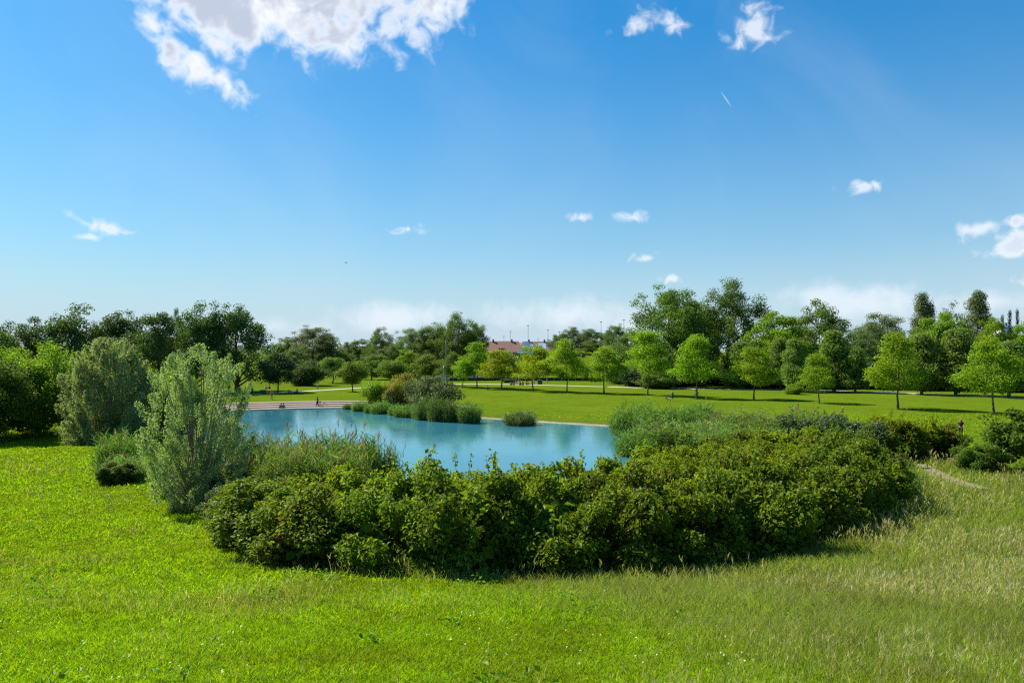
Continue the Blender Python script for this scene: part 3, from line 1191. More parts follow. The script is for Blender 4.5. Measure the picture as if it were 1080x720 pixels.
second = [(-8.4, 29.6, 2.6, 3.4), (-6.2, 27.4, 2.8, 3.5), (-3.8, 26.2, 2.8, 3.6), (-1.2, 25.6, 2.8, 3.6), (1.4, 25.8, 2.9, 3.6), (4.0, 26.6, 3.0, 3.6), (6.4, 27.8, 3.2, 3.7),
          (8.8, 29.4, 3.3, 3.7), (11.0, 31.4, 3.3, 3.7), (13.2, 34.0, 3.2, 3.6), (15.4, 36.8, 3.0, 3.5),
          (-2.6, 29.4, 2.9, 3.6), (.6, 29.2, 3.0, 3.6), (3.6, 30.0, 3.1, 3.7), (6.6, 31.4, 3.3, 3.8), (9.4, 33.4, 3.4, 3.8), (11.8, 36.0, 3.3, 3.8), (14.2, 39.2, 3.2, 3.7),
          (6.4, 35.4, 3.2, 3.8), (9.4, 37.4, 3.2, 3.8), (12.4, 40.4, 3.2, 3.8), (16.6, 41.4, 2.9, 3.6)]
for i, (x, y, h, w) in enumerate(second):
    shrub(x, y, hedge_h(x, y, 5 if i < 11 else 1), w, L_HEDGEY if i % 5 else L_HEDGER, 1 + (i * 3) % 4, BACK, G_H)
shrub(17.6, 45.0, 3.1, 3.9, L_GLOSS, 2, 'glossy grey-green shrub at the upper right of the thicket, left of its neighbour', G_H)
shrub(20.0, 46.2, 3.0, 3.8, L_GLOSS, 3, 'glossy grey-green shrub beside the yellowish end of the thicket', G_H)
shrub(18.9, 42.0, 2.3, 3.0, L_BRAM, 4, 'low dark bramble where the thicket meets the dirt path')
shrub(22.6, 48.6, 2.9, 3.8, L_HEDGER, 1, 'yellowish shrub left of the walking woman, third from the right end of the thicket', G_H)
shrub(25.4, 49.6, 2.8, 4.0, L_HEDGEY, 2, 'yellow-green shrub just below the walking woman', G_H)
shrub(28.2, 50.4, 2.2, 3.4, L_HEDGER, 3, 'low end shrub of the thicket, right of the walking woman', G_H)
# right frame edge
shrub(29.6, 42.6, 3.7, 4.6, L_BRAM, 4, 'tall dark leafy shrub at the right frame edge beside the dirt path')
shrub(32.4, 41.5, 4.6, 5.0, L_HAZEL, 1, 'bright green shrub cut by the right frame edge')
shrub(26.0, 42.3, 1.5, 2.4, L_BRAM, 2, 'small dark bush on the right side of the dirt path')
shrub(28.0, 39.6, 1.3, 3.0, L_HAZEL, 3, 'bright low herbs growing below the shrub at the right frame edge')
# left side
LG = dict(W=9, H=7, nc=150, cr=.95, nl=230, ls=.22, key='large')
shrub(-50.0, 71.0, 6.6, 8.4, L_BRAM, 1, 'large dark shrub at the left frame edge', **LG)
shrub(-48.6, 78.0, 8.9, 9.4, L_HAZEL, 2, 'large shrub with sunlit yellow-green top behind the dark one on the left', **LG)
shrub(-41.5, 82.0, 7.0, 6.0, L_HAZEL, 1, 'yellow-green shrub between the left shrub and the grey-green willow bush', **LG)
shrub(-33.5, 76.0, 6.0, 6.5, L_HAZEL, 2, 'fresh green shrub behind the foot of the silver willow', **LG)
shrub(-23.6, 45.6, 1.35, 1.9, L_BRAM, 3, 'small dark round bush at the edge of the left meadow')
shrub(-17.9, 41.0, 1.7, 2.6, L_BRAM, 2, 'dark low shrub at the left foot of the silver willow')
shrub(-13.6, 36.6, 1.5, 2.2, L_BRAM, 4, 'dark low shrub at the right foot of the silver willow')


# ------------------------------------------------------------------ willows
def willow(px, d, top, wpx, n_plume, per, leaf, mat, seed, label, name='willow_tree', prof=None, plume=(1.0, .33), stem_r=.05, bark=BARK_PALE):
    """many thin stems rising from one stool, each ending in a leafy upright plume"""
    rs = np.random.RandomState(seed)
    x, y, z = at(px, d)
    H = top_z(top, d) - z
    W = wpx / FPX * d
    ph, pw = prof
    mb, parts = MB(), []
    k = 0
    while k < n_plume:
        h = rs.rand()
        R0 = np.interp(h, ph, pw) * W * .5
        if rs.rand() > np.interp(h, ph, pw):
            continue
        k += 1
        a = k * 2.39996 + rs.normal() * .25
        r = R0 * math.sqrt(.12 + .88 * rs.rand()) * (1 + .10 * math.sin(3 * a + seed))
        tip = np.array([math.cos(a) * r, math.sin(a) * r, h * H])
        L = plume[0] * (.6 + .7 * rs.rand())
        dr = unit(np.array([[math.cos(a) * r / (W * .5) * .55, math.sin(a) * r / (W * .5) * .55, 1.0]]) + rs.normal(size=(1, 3)) * .16)[0]
        p1 = tip - dr * L
        p1[2] = max(.1, p1[2])
        foot = np.array([math.cos(a) * .16, math.sin(a) * .16, -.3])
        midp = foot + (p1 - foot) * np.array([.38, .38, .55]) + rs.normal(size=3) * .08
        r0 = stem_r * (.35 + .65 * rs.rand()) * (.4 + .6 * h)
        pts = [foot, foot * .55 + midp * .45 + np.array([0, 0, .1]), midp, midp * .45 + p1 * .55 + np.array([0, 0, .08]), p1, p1 * .4 + tip * .6, tip]
        mb.tube(pts, [r0, r0 * .85, r0 * .65, r0 * .5, r0 * .35, r0 * .2, .004], 6, cap=False)
        n = int(per * (.6 + .8 * rs.rand()))
        t = rs.rand(n) ** .8
        wid = plume[1] * np.sin(np.pi * np.clip(t * .82 + .16, 0, 1)) ** .8
        o = unit(rs.normal(size=(n, 3))) * (rs.rand(n) ** .6 * wid)[:, None]
        cen = p1 + (tip - p1) * t[:, None] * 1.04 + o
        up = dr * .9 + unit(o) * .5
        parts.append(leaves(cen, rs.normal(size=(n, 3)) + np.array([-.2, -.1, .35]), leaf * (.7 + .6 * rs.rand(n)), rs, .30, up=up))
    v, f = merge(parts)
    o = thing(name, label, 'tree', (x, y, z))
    link('trunk', mb.mesh('willow_trunk', bark, True), o)
    link('crown', np_mesh('willow_crown', v, f, mat), o)
    return o


L_SILV = leaf_mat('silver_willow_leaf', (.150, .205, .058), .6, .52, back=(.31, .37, .21), gloss=.35, tcol=(1.25, 1.35, .65))
L_GREY = leaf_mat('grey_willow_leaf', (.160, .195, .066), .5, .50, back=(.24, .27, .16), gloss=.2, tcol=(1.2, 1.3, .6))
PROF_S = ([0, .08, .2, .35, .5, .65, .8, .92, 1.0], [.34, .64, .86, .98, 1.0, .95, .84, .64, .36])
PROF_G = ([0, .1, .25, .45, .6, .75, .9, 1.0], [.72, .90, 1.0, 1.0, .95, .84, .62, .35])
willow(210, 36.5, 360, 124, 180, 310, .12, L_SILV, 21, 'silver-leaved willow with many thin stems standing at the left end of the thicket', prof=PROF_S, plume=(1.15, .36), stem_r=.06)
willow(117, 71, 356, 98, 300, 260, .22, L_GREY, 22, 'dense grey-green willow bush left of the silver willow', 'willow_bush', prof=PROF_G, plume=(1.7, .62), stem_r=.07)


# ------------------------------------------------------------------ reeds
REED = {}
L_REED = leaf_mat('reed_blade', (.082, .142, .024), .6, .42, gloss=.12, hue=.04, tcol=(1.15, 1.3, .55))
L_REEDD = leaf_mat('dark_reed_blade', (.050, .095, .020), .6, .38, gloss=.3, hue=.04)
L_REEDP = leaf_mat('pale_reed_blade', (.108, .165, .034), .6, .44, gloss=.12, hue=.05, tcol=(1.15, 1.25, .6))
L_DRY = leaf_mat('dry_reed_stem', (.20, .15, .085), .6, .25, gloss=.2)
L_PLUME = leaf_mat('reed_plume', (.15, .105, .075), .5, .4, gloss=.1)


def blades(base, dirs, length, width, rs, bend=.25, segs=3):
    """tapering curved blades; returns verts, quads"""
    n = len(base)
    side = unit(np.cross(dirs, rs.normal(size=(n, 3))))
    out = unit(rs.normal(size=(n, 3)) * np.array([1, 1, .0]) + 1e-6)
    V = np.empty((n, (segs + 1) * 2, 3))
    for i in range(segs + 1):
        t = i / segs
        c = base + dirs * (length * t)[:, None] + out * (length * bend * t * t)[:, None] - np.array([0, 0, 1.0]) * (length * bend * .35 * t * t)[:, None]
        w = (width * (1 - t) ** .6 * .5 + width * .02)[:, None] if i < segs else (width * .04)[:, None]
        V[:, 2 * i] = c - side * w
        V[:, 2 * i + 1] = c + side * w
    o = np.arange(n)[:, None] * ((segs + 1) * 2)
    F = np.concatenate([o + np.array([[2 * i, 2 * i + 1, 2 * i + 3, 2 * i + 2]]) for i in range(segs)], 0)
    return V.reshape(-1, 3), F


def reed_meshes(seed, mat, plumes):
    k = (seed, mat.name, plumes)
    if k in REED:
        return REED[k]
    rs = np.random.RandomState(300 + seed)
    n = 420
    a, r = rs.rand(n) * 6.28, np.sqrt(rs.rand(n)) * 1.4
    base = np.stack([np.cos(a) * r, np.sin(a) * r, np.full(n, -.3)], 1)
    H = (1.35 + 1.75 * rs.rand(n) ** .8) * (1 - .13 * r ** 2) * (.75 + .5 * vnoise(base[:, 0] + seed * 9, base[:, 1], .8, seed))
    dirs = unit(np.stack([rs.normal(size=n) * .13 + np.cos(a) * r * .07, rs.normal(size=n) * .13 + np.sin(a) * r * .05, np.ones(n)], 1))
    s1 = blades(base, dirs, H, np.full(n, .03), rs, .04, 3)
    parts = []
    for q in range(7):
        t = .22 + .74 * rs.rand(n)
        p = base + dirs * (H * t)[:, None]
        dd = unit(np.stack([rs.normal(size=n) * .55, rs.normal(size=n) * .55, np.full(n, .8)], 1))
        parts.append(blades(p, dd, .38 + .4 * rs.rand(n), .045 + .02 * rs.rand(n), rs, .5, 3))
    v, f = merge(parts)
    bl = np_mesh('reed_blades', v, f, mat)
    st = np_mesh('reed_stalks', s1[0], s1[1], L_DRY)
    pl = None
    if plumes:
        m = rs.permutation(n)[:plumes]
        tip = base[m] + dirs[m] * (H[m] * (1.0 + .16 * rs.rand(len(m))))[:, None]
        pp = [blades(base[m], dirs[m], H[m] * 1.16, np.full(len(m), .022), rs, .02, 3)]
        for q in range(9):
            dd = unit(dirs[m] + rs.normal(size=(len(m), 3)) * .28)
            pp.append(blades(tip - dirs[m] * .12 * q * .35, dd, .22 + .16 * rs.rand(len(m)), np.full(len(m), .035), rs, .4, 2))
        v, f = merge(pp)
        pl = np_mesh('reed_plumes', v, f, L_PLUME)
    REED[k] = (bl, st, pl)
    return REED[k]


def reeds(px, d, top, wpx, mat, seed, label, group=None, plumes=60, depth=1.0, z=None):
    x, y, gzz = at(px, d)
    gzz = max(gzz, WATER_Z - .2) if z is None else z
    bl, st, pl = reed_meshes(seed, mat, plumes)
    w = wpx / FPX * d / 3.1
    h = (top_z(top, d) - gzz) / 3.0
    o = thing('reed_clump', label, 'reeds', (x, y, gzz), _rot.uniform(0, 6.28), group, (w, w * depth, h))
    link('blades', bl, o)
    link('stalks', st, o)
    if pl:
        link('plumes', pl, o)
    return o


G_RN = 'tall reeds standing in front of the pond'
RN = 'tall plumed reeds between the silver willow and the thicket, in front of the water'
for i, (px, d, top, w, m) in enumerate([(264, 43, 451, 52, L_REEDD), (242, 41, 458, 52, L_REEDD), (288, 45, 452, 52, L_REED), (312, 46, 449, 54, L_REED), (334, 44, 452, 54, L_REED),
                                        (356, 46, 446, 54, L_REED), (378, 45, 450, 50, L_REED), (398, 45, 458, 42, L_REED), (322, 42, 462, 56, L_REEDP), (360, 42, 461, 56, L_REEDP), (296, 41, 470, 50, L_REEDP)]):
    lab = RN
    if i < 2:
        lab = ['dark reeds close to the right side of the silver willow', 'dark reeds behind the right foot of the silver willow'][i]
    reeds(px, d, top, w, m, 1 + i % 3, lab, G_RN, 34)
for i, (px, d, top, w) in enumerate([(448, 101, 415, 22), (462, 99, 414, 24), (474, 98, 416, 20)]):
    reeds(px, d, top, w, L_REEDD, 1 + i, ['left part of the dark green reed bed on the far shore', 'middle part of the dark green reed bed on the far shore',
                                         'right part of the dark green reed bed on the far shore'][i], 'dark reed bed on the far shore', 0)
reeds(495, 96.5, 420, 24, L_REED, 2, 'separate reed clump right of the dark reed bed, by the bather', None, 0)
reeds(548, 93.5, 429, 32, L_REEDD, 3, 'lone low reed clump at the waterline of the far lawn', None, 0)
G_RR = 'reeds at the right end of the pond'
for i, (px, d, top, w, m, lab) in enumerate([
    (662, 82, 421, 36, L_REED, 'tall brownish-stemmed reeds at the right tip of the pond'), (690, 80, 420, 40, L_REED, 'tall reeds right of the brownish ones'),
    (716, 80, 421, 40, L_REED, 'reeds right below the green post'), (742, 82, 420, 36, L_REED, 'reeds in front of the cyclist'),
    (700, 68, 436, 56, L_REEDP, 'pale fine reeds in front of the tall ones, left half'), (738, 66, 437, 60, L_REEDP, 'pale fine reeds in front of the tall ones, right half'),
    (776, 74, 428, 56, L_REEDP, 'pale reeds between the cyclist and the smallest ash, left'), (812, 72, 430, 56, L_REEDP, 'pale reeds between the cyclist and the smallest ash, middle'),
    (848, 72, 424, 44, L_REEDP, 'pale dry reeds at the foot of the smallest ash'), (672, 66, 448, 46, L_REED, 'low reeds between the water and the thicket'),
    (770, 60, 446, 60, L_REED, 'low green reeds behind the thicket, left of the pale ones'), (812, 60, 443, 60, L_REED, 'low green reeds behind the thicket, below the smallest ash')]):
    reeds(px, d, top, w, m, 1 + i % 3, lab, G_RR, 12 if m is L_REEDP else 0)
reeds(123, 50.5, 450, 46, L_REED, 2, 'loose reed clump at the edge of the left meadow by the willow bush', None, 20)
reeds(132, 47, 474, 40, L_REEDP, 3, 'short dry reeds right of the small dark round bush', None, 10)
for i, (px, d, w) in enumerate([(366, 119, 9), (379, 115.5, 17), (390, 112, 12), (401, 111, 21), (417, 108, 16), (428, 105.5, 26), (441, 103.5, 15)]):
    reeds(px, d, [424, 421, 423, 420, 424, 423, 427][i], w, L_REED, 1 + i % 3, 'low rushes along the far waterline under the shrubs', 'low rushes on the far shore', 0)

# ------------------------------------------------------------------ tall weeds on the right bank
WEED = {}
L_WEED = leaf_mat('weed_leaf', (.085, .15, .022), .6, .45)


def weed_meshes(seed):
    if seed not in WEED:
        rs = np.random.RandomState(70 + seed)
        mb, parts = MB(), []
        for i in range(26):
            a, r = rs.rand() * 6.28, math.sqrt(rs.rand()) * .8
            p0 = np.array([math.cos(a) * r, math.sin(a) * r, -.1])
            p1 = p0 + np.array([rs.normal() * .12, rs.normal() * .12, .8 + .5 * rs.rand()])
            mb.tube([p0, (p0 + p1) / 2 + rs.normal(size=3) * .02, p1], [.009, .007, .003], 4, cap=False)
            n = 46
            t = .15 + .85 * rs.rand(n)
            cen = p0 + (p1 - p0) * t[:, None] + rs.normal(size=(n, 3)) * .07
            parts.append(leaves(cen, rs.normal(size=(n, 3)) * .6 + np.array([0, 0, .8]), (.13 - .05 * t), rs, .42, droop=.2))
        v, f = merge(parts)
        WEED[seed] = (np_mesh('weed_leaves', v, f, L_WEED), mb.mesh('weed_stems', plain('green_stem', (.09, .13, .03), .7), True))
    return WEED[seed]


wr = random.Random(8)
for i, (px, py, d) in enumerate([(905, 540, 30), (925, 528, 32), (945, 520, 34), (960, 526, 33), (930, 545, 29.5), (962, 514, 35.6), (895, 556, 28), (950, 510, 36.5), (915, 512, 35)]):
    x, y, z = at(px, d)
    lv, sm = weed_meshes(1 + i % 3)
    s = wr.uniform(.85, 1.3)
    o = thing('tall_weed', 'leafy green weeds standing between the thicket and the dirt path', 'weeds', (x, y, z), wr.uniform(0, 6.28), 'tall weeds by the dirt path', (s, s, s * wr.uniform(.9, 1.2)))
    link('leaves', lv, o)
    link('stems', sm, o)

# ------------------------------------------------------------------ terraced steps at the far corner of the pond
def terrace():
    W = plain('weathered_planks', (.26, .205, .16), .85, .3, 1.5, bump=.3, spec=.1)
    # pond outline points of the corner, pushed outwards in four treads
    n = len(POND)
    idx = [i for i in range(n) if POND[i][0] < -13.5 and POND[i][1] > 107.5]
    # order along the shore
    idx.sort(key=lambda i: POND[i][0])
    P = POND[idx]
    T = np.gradient(P, axis=0)
    N = np.stack([-T[:, 1], T[:, 0]], 1)
    N /= np.linalg.norm(N, axis=1, keepdims=True)
    c = POND.mean(0)
    N[np.sum(N * (P - c), 1) < 0] *= -1
    o = thing('terraced_steps', 'broad pinkish-grey steps going down to the water at the far left corner of the pond', 'steps', (P[len(P) // 2][0], P[len(P) // 2][1], 0))
    ox, oy = P[len(P) // 2]
    for k in range(4):
        mb = MB()
        a, b = -.3 + k * 2.9, (k + 1) * 2.9 - .3 - .004
        zt, zb = WATER_Z + .12 + k * .135, WATER_Z - .5
        vs, fs = [], []
        for p, q in zip(P, N):
            for (r, z) in ((a, zb), (a, zt - .02), (a + .02, zt), (b, zt), (b, zb)):
                vs.append((p[0] + q[0] * r - ox, p[1] + q[1] * r - oy, z))
        m = len(P)
        for i in range(m - 1):
            for j in range(4):
                fs.append((i * 5 + j, i * 5 + j + 1, (i + 1) * 5 + j + 1, (i + 1) * 5 + j))
        fs.append((0, 1, 2, 3, 4))
        fs.append(tuple((m - 1) * 5 + j for j in (4, 3, 2, 1, 0)))
        mb.add(vs, fs)
        link('step', mb.mesh('step', W), o)


terrace()

# ------------------------------------------------------------------ low wall, white wall, buildings, masts
BROWN = plain('dark_brown_boards', (.055, .040, .030), .8, .3, 2.0, spec=.1)
WHITE = plain('white_plaster', (.72, .70, .66), .8, .1, .6)


def low_wall():
    d = EYE * FPX / (401.8 - HOR)
    x0, x1 = (440 - 540) / FPX * d, (668 - 540) / FPX * d
    o = thing('low_wall', 'long dark brown low board wall across the far lawn behind the ash trees', 'wall', ((x0 + x1) / 2, d, gz((x0 + x1) / 2, d)))
    mb = MB()
    cap = MB()
    n = 30
    for i in range(n):
        a = (i + .5) / n * (x1 - x0) - (x1 - x0) / 2
        z = gz(a + (x0 + x1) / 2, d) - o.location.z
        mb.box((a, 0, z + .35), ((x1 - x0) / n - .06, .22, 1.1))
        cap.box((a, 0, z + .935), ((x1 - x0) / n + .01, .32, .07))
    link('board_panel', mb.mesh('board_panel', BROWN), o)
    link('coping', cap.mesh('coping', plain('pale_coping', (.20, .17, .14), .8)), o)
    d2 = 236
    x0, x1 = (440 - 540) / FPX * d2, (580 - 540) / FPX * d2
    o = thing('fence', 'pale fence with white boards standing behind the dark low wall', 'fence', ((x0 + x1) / 2, d2, gz((x0 + x1) / 2, d2)))
    mb, ps = MB(), MB()
    n = 22
    for i in range(n):
        a = (i + .5) / n * (x1 - x0) - (x1 - x0) / 2
        z = gz(a + (x0 + x1) / 2, d2) - o.location.z
        for q in range(3):
            mb.box((a, 0, z + .45 + q * .42), ((x1 - x0) / n, .05, .30))
        ps.box((a - (x1 - x0) / n / 2, -.08, z + .7), (.12, .10, 1.9))
    link('board_panel', mb.mesh('fence_boards', plain('bleached_boards', (.50, .47, .38), .8)), o)
    link('posts', ps.mesh('fence_posts', plain('pale_posts', (.55, .52, .45), .8)), o)


low_wall()


def tile_mat():
    mt = bpy.data.materials.new('red_roof_tiles')
    mt.use_nodes = True
    k = NT(mt.node_tree)
    out = k.n('ShaderNodeOutputMaterial')
    p = k.n('ShaderNodeBsdfPrincipled')
    tc = k.n('ShaderNodeTexCoord')
    wv = k.n('ShaderNodeTexWave', wave_type='BANDS', bands_direction='X')
    wv.inputs['Scale'].default_value = 4
    k.put(wv.inputs['Vector'], tc.outputs['Object'])
    nz = k.noise(tc.outputs['Object'], 1.2, 5)
    c = k.mix(nz, (.17, .075, .055), (.26, .12, .085))
    k.put(p.inputs['Base Color'], k.mix(k.m('MULTIPLY', wv.outputs['Fac'], .4), c, (.10, .04, .03)))
    p.inputs['Roughness'].default_value = .85
    k.put(out.inputs['Surface'], p.outputs[0])
    return mt


TILE = tile_mat()
BLUE = plain('blue_sheet', (.06, .14, .26), .5, .1)
GLASS = plain('window_glass', (.03, .045, .06), .1, .05, spec=.8)
PANEL = plain('pale_blue_sheet', (.28, .37, .47), .5, .1)
PLASTER = plain('ochre_plaster', (.42, .30, .20), .85, .12, .8)


def gable(mb, x0, x1, y0, y1, ze, zr, over=.5, hip=0.0):
    """roof with its ridge along x"""
    ym = (y0 + y1) / 2
    a, b = x0 - over, x1 + over
    t = .25
    vs = [(a, y0 - over, ze), (b, y0 - over, ze), (b - hip, ym, zr), (a + hip, ym, zr), (a, y1 + over, ze), (b, y1 + over, ze)]
    vs += [(x, y, z - t) for x, y, z in vs]
    fs = [(0, 1, 2, 3), (3, 2, 5, 4), (0, 3, 4), (1, 5, 2), (6, 9, 8, 7), (9, 10, 11, 8), (0, 6, 7, 1), (4, 5, 11, 10), (0, 4, 10, 6), (1, 7, 11, 5)]
    mb.add(vs, fs)


def building(name, label, px0, px1, d, eave_py, ridge_py, depth, wall, roof, nwin, rows=1, hip=2.0, extra=None):
    x0, x1 = (px0 - 540) / FPX * d, (px1 - 540) / FPX * d
    cx = (x0 + x1) / 2
    gzz = gz(cx, d)
    ze, zr = top_z(eave_py, d) - gzz, top_z(ridge_py, d) - gzz
    w = x1 - x0
    o = thing(name, label, 'building', (cx, d, gzz))
    mb = MB().box((0, depth / 2, (ze - 1) / 2 - .15), (w, depth, ze + .7))
    link('wall', mb.mesh('building_wall', wall), o)
    rb = MB()
    gable(rb, -w / 2, w / 2, 0, depth, ze + .1, zr, .5, hip)
    ro = link('roof', rb.mesh('building_roof', roof), o)
    for q in (-.28, .22):
        cb = MB().box((q * w, depth / 2 - .6, zr - .1), (.7, .7, 1.5)).box((q * w, depth / 2 - .6, zr + .72), (.95, .95, .14))
        link('chimney', cb.mesh('chimney', roof), ro)
    for r in range(rows):
        for i in range(nwin):
            x = -w / 2 + (i + .5) * w / nwin
            z = ze - 1.9 - r * 3.0
            fr = MB().box((x - .58, -.04, z), (.1, .12, 1.5)).box((x + .58, -.04, z), (.1, .12, 1.5)).box((x, -.04, z + .8), (1.26, .12, .1)).box((x, -.06, z - .8), (1.4, .2, .1))
            f = link('window', fr.mesh('window_frame', WHITE), o)
            link('pane', MB().box((x, -.012, z), (1.04, .03, 1.48)).mesh('pane', GLASS), f)
    return o, w, ze, zr


o, w, ze, zr = building('red_roofed_building', 'long building with red tiled roofs and a blue sheeted gable seen above the yellow ashes', 511, 551, 322, 371.5, 359.4, 14, PLASTER, TILE, 6, 2)
# dormer on the tiled slope and the blue sheeted gable to its right
db = MB().box((-w * .05, 2.2, ze + 1.0), (2.6, 2.2, 1.5))
link('dormer', db.mesh('dormer', BROWN), o)
gb = MB()
gable(gb, w / 2 - 2.2, w / 2 + 6.5, -2.0, 11, ze - .4, zr - .1, .3, 4.2)
link('blue_roof', gb.mesh('blue_roof', BLUE), o)
o, w, ze, zr = building('tiled_hall', 'red tiled hall with pale blue roof lights, right half of the red roofs', 551, 584, 330, 370.0, 359.8, 12, PLASTER, TILE, 5, 2, .5)
for q in (-.28, .14):
    sb = MB()
    xx, s = q * w, w * .13
    y0, y1 = .4, 4.6
    f = lambda y: ze + .1 + (zr - ze - .1) * (y + .5) / 6.5 + .12
    vs = [(xx - s, y0, f(y0)), (xx + s, y0, f(y0)), (xx + s, y1, f(y1)), (xx - s, y1, f(y1))]
    vs += [(x, y, z - .1) for x, y, z in vs]
    sb.add(vs, [(0, 1, 2, 3), (7, 6, 5, 4), (0, 4, 5, 1), (1, 5, 6, 2), (2, 6, 7, 3), (3, 7, 4, 0)])
    link('roof_light', sb.mesh('roof_light', PANEL), o)
building('white_house', 'small white house with a low brown roof between the far trees on the left', 349, 360, 352, 373.6, 370.6, 7, WHITE, BROWN, 3, 2, .5)
building('pale_block', 'pale building glimpsed under the wispy birch', 412, 421, 360, 367.2, 364.8, 8, plain('bluish_plaster', (.50, .56, .62), .8), BLUE, 3, 2, .3)
building('white_block', 'white building showing between the cypress spires on the right', 1057, 1074, 275, 345.5, 342.2, 10, WHITE, BLUE, 4, 5, .5)
building('tiled_house', 'red tiled house half hidden by the leafy tree left of the big dark tree', 640, 652, 262, 366.5, 361, 8, PLASTER, TILE, 3, 2, 1.0)

STEEL = plain('galvanised_steel', (.30, .33, .36), .45, .1, metal=.6)
BLUESTEEL = plain('blue_grey_mast', (.16, .24, .34), .5, .1, metal=.3)


def lamp_post(px, d, top, label, group, mat=STEEL, r=.11, head='lamp'):
    x, y, z = at(px, d)
    h = top_z(top, d) - z
    o = thing('lamp_post' if head == 'lamp' else ('antenna' if head == 'rod' else 'mast'), label, {'lamp': 'lamp post', 'rod': 'antenna', 'mast': 'mast'}[head], (x, y, z), 0, group)
    pb = MB().lathe([(r * 1.6, -.5), (r * 1.6, .3), (r * 1.1, .45), (r * .6, h - .3), (r * .55, h - .05)], n=10)
    link('pole', pb.mesh('pole', mat, True), o)
    if head == 'lamp':
        hb = MB().box((-.05, 0, h), (.75, .4, .22), bev=.25)
        link('lamp_head', hb.mesh('lamp_head', plain('dark_lamp', (.06, .06, .07), .5)), o)
        link('bracket', MB().tube([(0, 0, h - .3), (0, 0, h - .08)], .06, 8).mesh('bracket', mat), o)
    elif head == 'rod':
        rb = MB()
        for q in range(4):
            rb.tube([(-.5 + .08 * q, 0, h - .35 - q * .3), (.5 - .08 * q, 0, h - .35 - q * .3)], .03, 6)
        link('crossbar', rb.mesh('crossbar', mat), o)
    else:
        link('collar', MB().lathe([(r * 1.1, h * .93), (r * 1.3, h * .935), (r * 1.3, h * .955), (r * .9, h * .96)], n=10).mesh('collar', mat), o)
    return o


GL = 'tall lamp posts over the far trees'
for a in [(557, 300, 343.5, 'tall lamp post rising from the middle of the red roofs', GL), (578, 292, 348, 'tall lamp post at the right end of the red roofs', GL),
          (590, 300, 350, 'lamp post beside the small hazy tree right of the red roofs', GL), (634, 282, 339.5, 'tall lamp post between the bank trees and the big dark tree', GL),
          (658, 275, 337.5, 'lamp post just left of the big dark tree', GL), (374, 320, 358, 'lamp post over the hazy trees on the left', GL)]:
    lamp_post(*a)
for a in [(538.5, 320, 348, 'thin antenna on the left of the red roofs'), (531.5, 322, 353, 'shorter antenna left of the thin one above the red roofs'), (567.5, 326, 356, 'low antenna between the two lamp posts over the red roofs')]:
    lamp_post(*a, 'antennas over the red roofs', STEEL, .09, 'rod')
lamp_post(470.5, 196, 358, 'tall blue-grey mast in front of the high clump of trees', None, BLUESTEEL, .13, 'mast')
lamp_post(468, 128, 385, 'thin grey post between the pond shrubs and the lawn', None, STEEL, .09, 'mast')
lamp_post(577, 212, 384, 'pale post behind the picnic group', None, STEEL, .09, 'mast')


# ------------------------------------------------------------------ car on the bank
def car(px, d, label):
    x, y, z = at(px, d)
    o = thing('parked_car', label, 'car', (x, y, z), R(8))
    paint = plain('blue_car_paint', (.030, .060, .16), .25, .05, spec=.7)
    prof = [(-2.1, .35), (-2.15, .75), (-1.95, .92), (-1.1, 1.0), (.95, 1.0), (2.0, .86), (2.15, .6), (2.1, .35)]
    link('body', MB().prism(prof, -.85, .85).mesh('car_body', paint), o)
    cab = MB()
    vs = []
    for xx, zz, hw in ((-1.75, 1.003, .80), (-1.25, 1.46, .66), (.35, 1.48, .66), (1.15, 1.003, .80)):
        vs += [(xx, -hw, zz), (xx, hw, zz)]
    cab.add(vs, [(0, 2, 4, 6), (7, 5, 3, 1), (0, 1, 3, 2), (2, 3, 5, 4), (4, 5, 7, 6), (0, 6, 7, 1)])
    link('cabin', cab.mesh('car_cabin', GLASS), o)
    link('roof_panel', MB().box((-.45, 0, 1.50), (1.55, 1.30, .05), bev=.1).mesh('car_roof', paint), o)
    tyre = plain('tyre_rubber', (.02, .02, .02), .9)
    for sx in (-1.3, 1.3):
        for sy in (-.82, .82):
            wl = link('wheel', MB().torus((sx, sy, .32), .24, .09).mesh('tyre', tyre), o)
            link('rim', MB().tube([(sx, sy - .07, .32), (sx, sy + .07, .32)], .18, 14).mesh('rim', STEEL), wl)
    for sy in (-.62, .62):
        link('headlight', MB().box((2.10, sy, .72), (.10, .34, .15), bev=.2).mesh('headlight', PANEL), o)
    return o


car(611, 261.5, 'blue car parked on top of the grassy bank')


# ------------------------------------------------------------------ people
def skin_mesh(name, verts, edges, radii, mat, levels=1):
    me = bpy.data.meshes.new(name + '_base')
    me.from_pydata([tuple(v) for v in verts], edges, [])
    ob = bpy.data.objects.new(name + '_base', me)
    COL.objects.link(ob)
    ob.modifiers.new('skin', 'SKIN')
    for i, r in enumerate(radii):
        s = me.skin_vertices[0].data[i]
        s.radius = (r, r) if not isinstance(r, tuple) else r
        s.use_root = i == 0
    sb = ob.modifiers.new('sub', 'SUBSURF')
    sb.levels = levels
    dg = bpy.context.evaluated_depsgraph_get()
    res = bpy.data.meshes.new_from_object(ob.evaluated_get(dg))
    res.name = name
    bpy.data.objects.remove(ob)
    bpy.data.meshes.remove(me)
    for p in res.polygons:
        p.use_smooth = True
    res.materials.clear()
    res.materials.append(mat)
    return res


